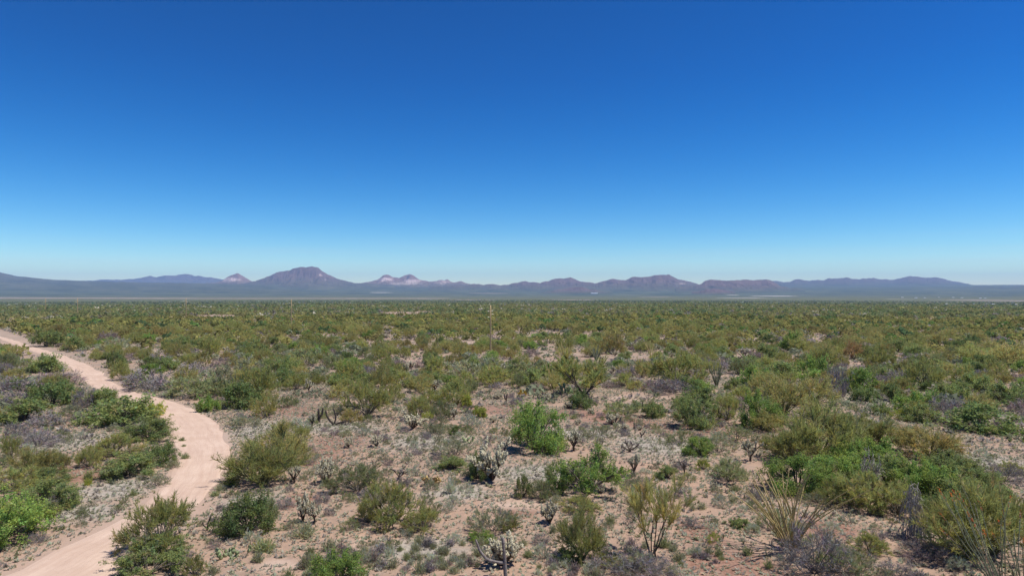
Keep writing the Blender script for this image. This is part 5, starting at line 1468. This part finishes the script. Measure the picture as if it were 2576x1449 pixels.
# --- buildings far out on the valley floor
def far_hit(px, py):
    r = np.geomspace(450, 20000, 6000); x = (px - CX) / FOC * r
    z = relief(x, r); ray = EYE - (py - HOR) / FOC * r
    k = int(np.argmax(z >= ray)) if (z >= ray).any() else len(r) - 1
    return float(x[k]), float(r[k])
WHITE_WALL = rough_mat('white_painted_wall', (0.72, 0.70, 0.66), (0.80, 0.78, 0.75), 0.5)
PALE_ROOF = rough_mat('pale_metal_roof', (0.70, 0.70, 0.70), (0.80, 0.79, 0.78), 0.5, 0.5)
TAN_WALL = rough_mat('tan_wall', (0.40, 0.30, 0.22), (0.48, 0.37, 0.28), 0.5)
DOOR_DARK = rough_mat('dark_opening', (0.03, 0.03, 0.03), (0.05, 0.05, 0.05), 1.0)
def box_mesh(name, x0, x1, y0, y1, z0, z1, mat):
    V = np.array([(x, y, z) for x in (x0, x1) for y in (y0, y1) for z in (z0, z1)], float)
    F = np.array([(0, 1, 3, 2), (4, 6, 7, 5), (0, 4, 5, 1), (2, 3, 7, 6), (0, 2, 6, 4), (1, 5, 7, 3)])
    return make_mesh(name, V, [F], [mat])
def gable(name, x0, x1, y0, y1, z0, z1, mat):
    ym = (y0 + y1) / 2
    V = np.array([(x0, y0, z0), (x1, y0, z0), (x1, y1, z0), (x0, y1, z0), (x0, ym, z1), (x1, ym, z1)], float)
    return make_mesh(name, V, [np.array([(0, 1, 5, 4), (2, 3, 4, 5)]), np.array([(0, 4, 3), (1, 2, 5)])], [mat])
def building(name, cat, x, y, wid, dep, hei, rh, wall, roof, label, group=None, opening=True):
    t = empty(name, (x, y, float(relief(x, y)) - 0.5))
    w = obj('wall', box_mesh('wall', -wid / 2, wid / 2, -dep / 2, dep / 2, 0, hei, wall), t)
    obj('roof', gable('roof', -wid / 2 - 0.4, wid / 2 + 0.4, -dep / 2 - 0.4, dep / 2 + 0.4, hei, hei + rh, roof), t)
    if opening:
        obj('door', box_mesh('door', wid * 0.1, wid * 0.1 + min(1.2, wid * 0.1), -dep / 2 - 0.05, -dep / 2 - 0.002, 0.5, min(2.6, hei * 0.8), DOOR_DARK), t)
        for sx in (-0.32, 0.32):
            obj('window', box_mesh('window', wid * sx - wid * 0.05, wid * sx + wid * 0.05, -dep / 2 - 0.05, -dep / 2 - 0.002, hei * 0.45, hei * 0.8, DOOR_DARK), t)
    tag(t, label, cat, group)
bx, by = far_hit(1495, 739.5)
building('shed_building', 'building', bx, by, 17 / FOC * by, 30, 2.2 / FOC * by, 0.8 / FOC * by, WHITE_WALL, PALE_ROOF, 'long low white building on the valley floor at the foot of the brown hills', None, False)
PLACES = ['at the left end of the upper row', 'second from the left in the upper row', 'third from the left in the upper row', 'fourth from the left in the upper row', 'fifth from the left in the upper row', 'sixth from the left in the upper row', 'seventh from the left in the upper row', 'at the right end of the upper row']
for (hx, hy), pl in zip([(2270, 749), (2304, 750), (2326, 750), (2362, 748), (2398, 749.5), (2420, 750), (2466, 751), (2478, 750.5)], PLACES):
    x, y = far_hit(hx, hy)
    building('farm_house', 'house', x, y, rng.uniform(3, 7) / FOC * y, 8, 1.0 / FOC * y, 0.5 / FOC * y, WHITE_WALL, PALE_ROOF, 'tiny white house far out in the valley, ' + pl, 'white houses far out in the valley')
PLACES = ['at the left end of the lower row', 'second from the left in the lower row', 'third from the left in the lower row', 'fourth from the left in the lower row', 'fifth from the left in the lower row', 'sixth from the left in the lower row', 'seventh from the left in the lower row', 'at the right end of the lower row']
for (hx, hy), pl in zip([(2380, 765), (2415, 765), (2450, 765), (2463, 766), (2483, 765), (2498, 766), (2511, 765.5), (2556, 766.5)], PLACES):
    x, y = far_hit(hx, hy)
    building('farm_house', 'house', x, y, rng.uniform(3.5, 7) / FOC * y, 6, 1.3 / FOC * y, 0.6 / FOC * y, WHITE_WALL if rng.uniform() < 0.7 else TAN_WALL, PALE_ROOF, 'tiny pale house near the scrub belt, ' + pl, 'white houses far out in the valley')

# ------------------------------------------------------------ the rest of the scrub, drawn at random between the plants above
LIMIT = 280
cell = {}
def cell_add(x, y, r): cell.setdefault((int(x // 6), int(y // 6)), []).append((x, y, r))
for q in TAKEN: cell_add(*q)
def free(x, y, r, k):
    cx_, cy_ = int(x // 6), int(y // 6)
    for a in (-1, 0, 1):
        for b in (-1, 0, 1):
            for (u, v, s) in cell.get((cx_ + a, cy_ + b), ()):
                if (u - x) ** 2 + (v - y) ** 2 < (k * (r + s)) ** 2: return False
    return True

CHOICE = [('creosote', 'olive', .20), ('creosote', 'yellowish olive', .15), ('creosote', 'brownish olive', .06), ('creosote', 'dusty green', .07),
          ('palo', 'yellowish olive', .06), ('palo', 'olive', .05), ('mesquite', 'mid green', .08), ('mesquite', 'bright green', .05), ('mesquite', 'dark green', .04),
          ('sage', 'grey green', .06), ('dead', 'lavender grey', .08), ('dead', 'brownish grey', .04), ('cholla', 'pale', .06)]
cw = np.array([c[2] for c in CHOICE]); cw = cw / cw.sum()
MIX_NEAR = np.array([.10, .07, .03, .06, .04, .03, .12, .05, .04, .22, .10, .06, .08]); MIX_NEAR /= MIX_NEAR.sum()
RANGE = {'creosote': (2.4, 5.0, .54), 'palo': (3.4, 6.4, .58), 'mesquite': (2.6, 6.4, .44), 'sage': (2.0, 5.0, .32), 'dead': (2.0, 5.0, .36), 'cholla': (1.0, 2.3, .8)}
fr = np.random.default_rng(2024)
cand = []
N = 26000
rr = np.sqrt(fr.uniform(42 ** 2, 430 ** 2, N)); aa = np.radians(fr.uniform(-40.5, 40.5, N))
cxs, cys = rr * np.sin(aa), rr * np.cos(aa)
cpx = CX + FOC * cxs / cys; cpy = HOR + FOC * EYE / cys
td = track_dist(cxs, cys)
clump = fbm(cxs / 26, cys / 26, 77, 3)
redv = spots(cxs, cys, RED); sandv = spots(cxs, cys, SAND)
for i in range(N):
    x, y, px, py = cxs[i], cys[i], cpx[i], cpy[i]
    d = rr[i]
    if py > 1085: dens = 0.002 if 440 < px < 1900 else 0.009
    elif py > 985: dens = 0.010 if 600 < px < 1850 else 0.026
    elif py > 905: dens = 0.050
    else: dens = 0.058
    if d > 105: dens *= 0.45 + 1.5 * np.clip((clump[i] - 0.3) / 0.4, 0, 1)
    if py < 905: dens *= 1.05
    area = 0.5 * np.radians(81) * (430 ** 2 - 42 ** 2)
    if fr.uniform() > dens * area / N: continue
    if max(redv[i], sandv[i]) > 0.45 and fr.uniform() < 0.85 and d < 230: continue
    k = CHOICE[fr.choice(len(CHOICE), p=MIX_NEAR if d < 190 else cw)]
    if k[0] == 'sage' and fr.uniform() < 0.5: k = ('sage', 'dusty green', 0)
    if py < 835 and k[0] in ('sage', 'dead') and fr.uniform() < 0.4: k = CHOICE[fr.choice(7)]
    lo, hi, asp = RANGE[k[0]]
    w = lo + (hi - lo) * fr.beta(1.6, 2.2); 
    if py > 1085: w *= 0.6
    if td[i] < w / 2 + 0.2: continue
    if d < 260 and not free(x, y, w / 2, 0.62): continue
    cell_add(x, y, w / 2)
    cand.append((d, x, y, k[0], k[1], w, w * asp * fr.uniform(0.8, 1.2)))
# small sage between the big plants of the foreground
for _ in range(2000):
    r = math.sqrt(fr.uniform(38 ** 2, 118 ** 2)); a = math.radians(fr.uniform(-39, 39)); x, y = r * math.sin(a), r * math.cos(a)
    w = fr.uniform(0.6, 1.5)
    if track_dist(x, y)[0] < w / 2 + 0.15 or not free(x, y, w / 2, 0.8) or fbm(x / 7, y / 7, 5, 3) < 0.47: continue
    cell_add(x, y, w / 2)
    kk = ('sage', ['grey green', 'dusty green', 'pale sage', 'grey green'][fr.integers(4)]) if fr.uniform() < 0.75 else ('dead', ['lavender grey', 'dark grey', 'brownish grey'][fr.integers(3)])
    cand.append((r, x, y, kk[0], kk[1], w, w * fr.uniform(0.4, 0.6)))
cand.sort()

ORD = 'first second third fourth fifth sixth seventh eighth ninth tenth eleventh twelfth thirteenth fourteenth fifteenth sixteenth seventeenth eighteenth nineteenth twentieth'.split()
ORD += ['twenty-' + w for w in ORD[:9]] + ['thirtieth'] + ['thirty-' + w for w in ORD[:9]]
LM = [(s, x, y) for s, x, y in LANDMARKS]
def relation(px, py, lx, ly):
    dx, dy = px - lx, (py - ly) * 1.4
    if abs(dx) > abs(dy): return 'right of' if dx > 0 else 'left of'
    return 'in front of' if dy > 0 else 'beyond'
SHORTNOUN = {'creosote': 'creosote', 'palo': 'palo verde', 'mesquite': 'mesquite', 'sage': 'sage', 'dead': 'leafless shrub', 'cholla': 'cholla', 'tuft': 'shrub tuft'}
def describe(items):
    """items: (key words, px, py) -> labels that count outwards from the nearest landmark"""
    keys = {}
    for n, (word, px, py) in enumerate(items):
        best = min(LM, key=lambda l: (px - l[1]) ** 2 + (2.0 * (py - l[2])) ** 2)
        dd = math.hypot(px - best[1], 2 * (py - best[2]))
        keys.setdefault((word, relation(px, py, best[1], best[2]), best[0]), []).append((dd, n))
    out = [None] * len(items)
    for (word, rel, sh), l in keys.items():
        l.sort()
        for q, (dd, n) in enumerate(l):
            if len(l) == 1: out[n] = f'{word} {rel} {sh}'
            elif q < len(ORD): out[n] = f'{ORD[q]} {word} {rel} {sh}' + (', counting outwards' if len(f'{word} {rel} {sh}'.split()) < 14 else '')
            else: out[n] = f'{word} far {rel} {sh}, in the crowded scrub'
    return out

chosen, rest = [], []
cnt = dict(COUNT)
for c in cand:
    k = c[3]
    if cnt.get(k, 0) < LIMIT and abs(seen_at(c[1], c[2])[0] - CX) < 1330 + 40:
        cnt[k] = cnt.get(k, 0) + 1; chosen.append(c)
    else: rest.append(c)
items = []
for d, x, y, k, col, w, h in chosen:
    px, py = seen_at(x, y)
    word = (('' if col == 'pale' else col + ' ') + SHORTNOUN[k]) if k != 'cholla' else 'pale cholla'
    size = 'small ' if w < 0.62 * np.mean(RANGE[k][:2]) else ('large ' if w > 1.25 * np.mean(RANGE[k][:2]) else '')
    items.append((size + word, px, py))
labels = describe(items)
for (d, x, y, k, col, w, h), lab in zip(chosen, labels):
    if k == 'cholla':
        st = ['full', 'low', 'tree', 'full'][int(fr.integers(4))]
        t = obj('cholla_cactus', cholla_far(int(fr.integers(4)), st))
        t.location = (x, y, float(relief(x, y)) - 0.02); t.scale = (w / 2, w / 2, h); t.rotation_euler = (0, 0, fr.uniform(0, 6.28))
        tag(t, lab, 'cholla cactus', NAMES['cholla'][2])
    else:
        put_plant(k, col, x, y, w, h, lab, lod=0 if d < 75 else 1)

# --- small tufts of the foreground: the nearest as things, the rest as ground cover
def ground_spots(n, r0, r1, seed, thr, scale, k_free):
    R = np.random.default_rng(seed)
    r = np.sqrt(R.uniform(r0 ** 2, r1 ** 2, n)); a = np.radians(R.uniform(-40, 40, n)); x, y = r * np.sin(a), r * np.cos(a)
    ok = (fbm(x / scale, y / scale, seed, 4) + 0.25 * spots(x, y, GREY) - 0.18 * spots(x, y, SAND) - 0.12 * spots(x, y, RED)) > thr
    ok &= track_dist(x, y) > 0.15
    x, y = x[ok], y[ok]
    keep = np.array([free(x[i], y[i], 0.1, k_free) for i in range(len(x))], bool)
    return x[keep], y[keep], R
tx_, ty_, R = ground_spots(20000, 36, 132, 301, 0.47, 5.0, 0.7)
order = np.argsort(np.hypot(tx_, ty_)); tx_, ty_ = tx_[order], ty_[order]
tw = R.uniform(0.28, 0.75, len(tx_)); n_ind = 250
items, meta = [], []
for i in range(min(n_ind, len(tx_))):
    col = ['grey green', 'grey green', 'dusty green', 'pale sage', 'lavender grey', 'brownish grey'][int(R.integers(6))]
    px, py = seen_at(tx_[i], ty_[i])
    items.append((col + ' tuft', px, py)); meta.append((col, tx_[i], ty_[i], tw[i]))
for lab, (col, x, y, w) in zip(describe(items), meta):
    put_plant('tuft', col, x, y, w, w * R.uniform(0.5, 0.8), lab, lod=1)

COVER = leaf_mat('scrub_cover', (1, 1, 1), var=0.0, trans=0.5)
FAR_COVER = leaf_mat('far_scrub_cover', (0.90, 0.90, 0.90), var=0.0, trans=0.45)
def tuft_cloud(name, x, y, w, n, col, label, asp=0.55, blade=0.5, bw=0.16, seed=1, el0=20, el1=88):
    """many small tufts of blades as one object"""
    R = np.random.default_rng(seed)
    m = len(x); z = relief(x, y)
    idx = np.repeat(np.arange(m), n)
    az = R.uniform(0, 2 * np.pi, m * n); el = np.radians(R.uniform(el0, el1, m * n))
    d = np.stack([np.cos(az) * np.cos(el), np.sin(az) * np.cos(el), np.sin(el) * asp * 2], 1)
    st = R.uniform(0.0, 0.45, m * n)[:, None]
    W = w[idx][:, None]
    base = np.stack([x[idx], y[idx], z[idx] - 0.01], 1)
    p0 = base + d * W * 0.5 * st; p1 = base + d * W * 0.5 * np.minimum(st + blade * R.uniform(0.7, 1.3, (m * n, 1)), 1.1)
    a, _ = frame(norm(d)); hw = W * bw * 0.5 * R.uniform(0.6, 1.3, (m * n, 1))
    V = np.stack([p0 - a * hw, p0 + a * hw, p1], 1).reshape(-1, 3)
    c = col[idx] * R.normal(1, 0.14, (m * n, 1))
    o = obj(name, make_mesh(name, V, [np.arange(len(V)).reshape(-1, 3)], [COVER], col=np.repeat(np.clip(c, 0.01, 0.9), 3, 0)))
    tag(o, label, kind='stuff')
    return o
pal = np.array([(0.32, 0.325, 0.205), (0.29, 0.305, 0.155), (0.42, 0.425, 0.30), (0.38, 0.335, 0.29), (0.36, 0.305, 0.245)])
xs, ys, ws = tx_[n_ind:], ty_[n_ind:], tw[n_ind:]
tuft_cloud('bursage', xs, ys, ws, 16, pal[R.integers(0, 5, len(xs))], 'low grey green bursage tufts dotted over the sandy ground', bw=0.22, seed=2)
gx_, gy_, R = ground_spots(104000, 35, 136, 311, 0.34, 6.0, 0.45)
gp = np.array([(0.52, 0.46, 0.33), (0.42, 0.38, 0.30), (0.34, 0.315, 0.275), (0.30, 0.32, 0.20), (0.44, 0.43, 0.33), (0.36, 0.39, 0.28)])
tuft_cloud('dry_grass', gx_, gy_, R.uniform(0.24, 0.64, len(gx_)), 5, gp[R.integers(0, 6, len(gx_))], 'thin dry straw grass on the sandy ground', asp=0.5, blade=0.62, bw=0.30, seed=3, el0=6, el1=60)
# seedlings along the edge of the track
R = np.random.default_rng(71)
k = R.integers(0, NT - 1, 900); sd = R.uniform(0, 1, 900) < 0.5; off = np.abs(R.normal(0, 0.55, 900)) - 0.05
e = np.where(sd[:, None], trL[k], trR[k]); o_ = norm(e - tr_mid[k])
vx = e + o_ * off[:, None] + R.normal(0, 0.2, (900, 2))
ok = (np.hypot(vx[:, 0], vx[:, 1]) < 200) & (vx[:, 1] > 33)
vx = vx[ok]
vp = np.array([(0.34, 0.35, 0.16), (0.55, 0.49, 0.32), (0.27, 0.31, 0.17), (0.44, 0.39, 0.26)])
tuft_cloud('verge_grass', vx[:, 0], vx[:, 1], R.uniform(0.2, 0.6, len(vx)), 16, vp[R.integers(0, 4, len(vx))], 'dry grass and seedlings along the edge of the track', seed=4)
# low grey and straw cover between the shrubs of the middle distance
R = np.random.default_rng(88)
r = np.sqrt(R.uniform(84 ** 2, 420 ** 2, 40000)); a = np.radians(R.uniform(-41, 41, 40000)); ux, uy = r * np.sin(a), r * np.cos(a)
ok = (track_dist(ux, uy) > 0.7) & (fbm(ux / 9, uy / 9, 19, 4) - 0.14 * spots(ux, uy, RED) - 0.12 * spots(ux, uy, SAND) > np.where(r < 130, 0.48, 0.38))
ux, uy = ux[ok], uy[ok]
up_ = np.array([(0.34, 0.30, 0.29), (0.30, 0.255, 0.22), (0.27, 0.29, 0.18), (0.44, 0.40, 0.30), (0.25, 0.27, 0.13), (0.37, 0.34, 0.31), (0.55, 0.50, 0.37)])
tuft_cloud('understory', ux, uy, R.uniform(0.6, 2.2, len(ux)), 10, up_[R.choice(7, len(ux), p=[.2, .14, .2, .14, .16, .1, .06])], 'low grey and straw coloured undergrowth between the shrubs', asp=0.38, blade=0.55, bw=0.27, seed=6)
# stones
sx, sy, R = ground_spots(5000, 34, 110, 331, 0.30, 4.0, 0.3)
m = len(sx); s = 0.02 + 0.05 * R.beta(1.2, 5, m)
oc = np.array([(1, 0, 0), (0, 1, 0), (-1, 0, 0), (0, -1, 0), (0, 0, 1), (0, 0, -1)], float)
V = np.stack([sx, sy, relief(sx, sy)], 1)[:, None] + oc[None] * s[:, None, None] * R.uniform(0.6, 1.3, (m, 6, 1)) * np.array([1, 1, 0.7])
of = np.array([(0, 1, 4), (1, 2, 4), (2, 3, 4), (3, 0, 4), (1, 0, 5), (2, 1, 5), (3, 2, 5), (0, 3, 5)])
F = (of[None] + (np.arange(m) * 6)[:, None, None]).reshape(-1, 3)
sp_ = np.array([(0.40, 0.27, 0.20), (0.30, 0.19, 0.14), (0.58, 0.50, 0.43), (0.22, 0.16, 0.13)])
st = obj('gravel', make_mesh('gravel', V.reshape(-1, 3), [F], [COVER], col=np.repeat(sp_[R.integers(0, 4, m)], 6, 0)))
tag(st, 'scattered gravel and small stones on the soil', kind='stuff')

# --- scrub too far and too many to tell apart
FARCOL = {'creosote': [(0.265, 0.265, 0.088), (0.345, 0.325, 0.105), (0.30, 0.262, 0.10)], 'palo': [(0.345, 0.325, 0.105), (0.265, 0.270, 0.088)], 'mesquite': [(0.170, 0.240, 0.085), (0.16, 0.265, 0.07), (0.11, 0.175, 0.075)],
          'sage': [(0.26, 0.285, 0.185)], 'dead': [(0.32, 0.28, 0.28), (0.29, 0.235, 0.205)], 'cholla': [(0.70, 0.66, 0.50)]}
def bush_cloud(name, x, y, w, h, n, col, size, label, seed):
    R = np.random.default_rng(seed); m = len(x); z = relief(x, y)
    idx = np.repeat(np.arange(m), n)
    az = R.uniform(0, 2 * np.pi, m * n); u = R.uniform(0, 1, m * n); rad = np.sqrt(1 - (u * 0.98) ** 2) * R.uniform(0.45, 1.0, m * n) ** 0.6
    lump = 1 + 0.25 * np.sin(az * 3 + idx * 1.7) * (1 - u)
    p = np.stack([x[idx] + np.cos(az) * rad * w[idx] * 0.5 * lump, y[idx] + np.sin(az) * rad * w[idx] * 0.5 * lump, z[idx] + (0.08 + 0.92 * u * R.uniform(0.75, 1.08, m * n)) * h[idx]], 1)
    nr = norm(np.stack([np.cos(az) * 0.6, np.sin(az) * 0.6, 0.35 + u * 0.7], 1) + R.normal(0, 0.55, (m * n, 3)))
    a, b = frame(nr); th = R.uniform(0, 6.28, (m * n, 1)); e1 = a * np.cos(th) + b * np.sin(th); e2 = np.cross(nr, e1)
    s = (size * w[idx] * R.uniform(0.6, 1.35, m * n))[:, None]
    V = np.stack([p - e1 * s * 0.5 - e2 * s * 0.25, p + e1 * s * 0.5 - e2 * s * 0.25, p + e2 * s * 0.55], 1).reshape(-1, 3)
    c = col[idx] * R.normal(1, 0.08, (m * n, 1))
    o = obj(name, make_mesh(name, V, [np.arange(len(V)).reshape(-1, 3)], [FAR_COVER], col=np.repeat(np.clip(c, 0.01, 0.9), 3, 0)))
    tag(o, label, kind='stuff'); return o
R = np.random.default_rng(99)
ra = np.array([(c[1], c[2], c[5], c[6]) for c in rest]); rc = np.array([FARCOL[c[3]][R.integers(len(FARCOL[c[3]]))] for c in rest]) * R.normal(1, 0.15, (len(rest), 1))
bush_cloud('scrub', ra[:, 0], ra[:, 1], ra[:, 2], ra[:, 3], 46, rc, 0.215, 'dense olive scrub of the middle distance', 41)
def ring(n, r0, r1, seed):
    R = np.random.default_rng(seed); r = np.sqrt(R.uniform(r0 ** 2, r1 ** 2, n)); a = np.radians(R.uniform(-41, 41, n))
    x, y = r * np.sin(a), r * np.cos(a)
    keep = fbm(x / 38, y / 55, 505, 3) + R.uniform(-0.12, 0.12, n) > 0.43        # thickets and open gaps
    return x[keep], y[keep], R
fc = np.array([(0.250, 0.262, 0.105), (0.325, 0.318, 0.125), (0.285, 0.262, 0.112), (0.31, 0.290, 0.125), (0.17, 0.24, 0.09), (0.12, 0.18, 0.08), (0.29, 0.26, 0.235), (0.215, 0.265, 0.13), (0.62, 0.58, 0.45)])
fp = np.array([.24, .20, .16, .14, .08, .05, .06, .05, .02])
def tone_of(x, y, R):
    """kinds of brush grow in company: greener and more olive stretches"""
    g = np.clip((fbm(x / 60, y / 90, 606, 3) - 0.35) / 0.3, 0, 1)[:, None]
    c = fc[R.choice(9, len(x), p=fp)]
    green = fc[R.choice([0, 4, 5, 7, 7, 4], len(x))]
    return np.where(R.uniform(0, 1, (len(x), 1)) < g * 0.6, green, c) * R.normal(1, .16, (len(x), 1))
x, y, R = ring(20500, 425, 800, 55); bush_cloud('far_scrub', x, y, R.uniform(2.6, 6.0, len(x)), R.uniform(1.6, 3.4, len(x)), 26, tone_of(x, y, R), 0.25, 'unbroken olive scrub belt across the plain', 42)
x, y, R = ring(46000, 790, 2000, 56); bush_cloud('farthest_scrub', x, y, R.uniform(3.0, 8.0, len(x)), R.uniform(1.6, 3.4, len(x)), 7, tone_of(x, y, R), 0.50, 'hazy far scrub towards the valley floor', 43)
x, y, R = ring(12000, 1900, 4600, 57); bush_cloud('valley_scrub', x, y, R.uniform(5.0, 14.0, len(x)), R.uniform(2.0, 4.0, len(x)), 7, fc[R.choice(9, len(x), p=fp)] * np.array([0.8, 0.88, 0.9]) * R.normal(1, .15, (len(x), 1)), 0.5, 'hazy clumps of brush dotting the valley floor', 44)
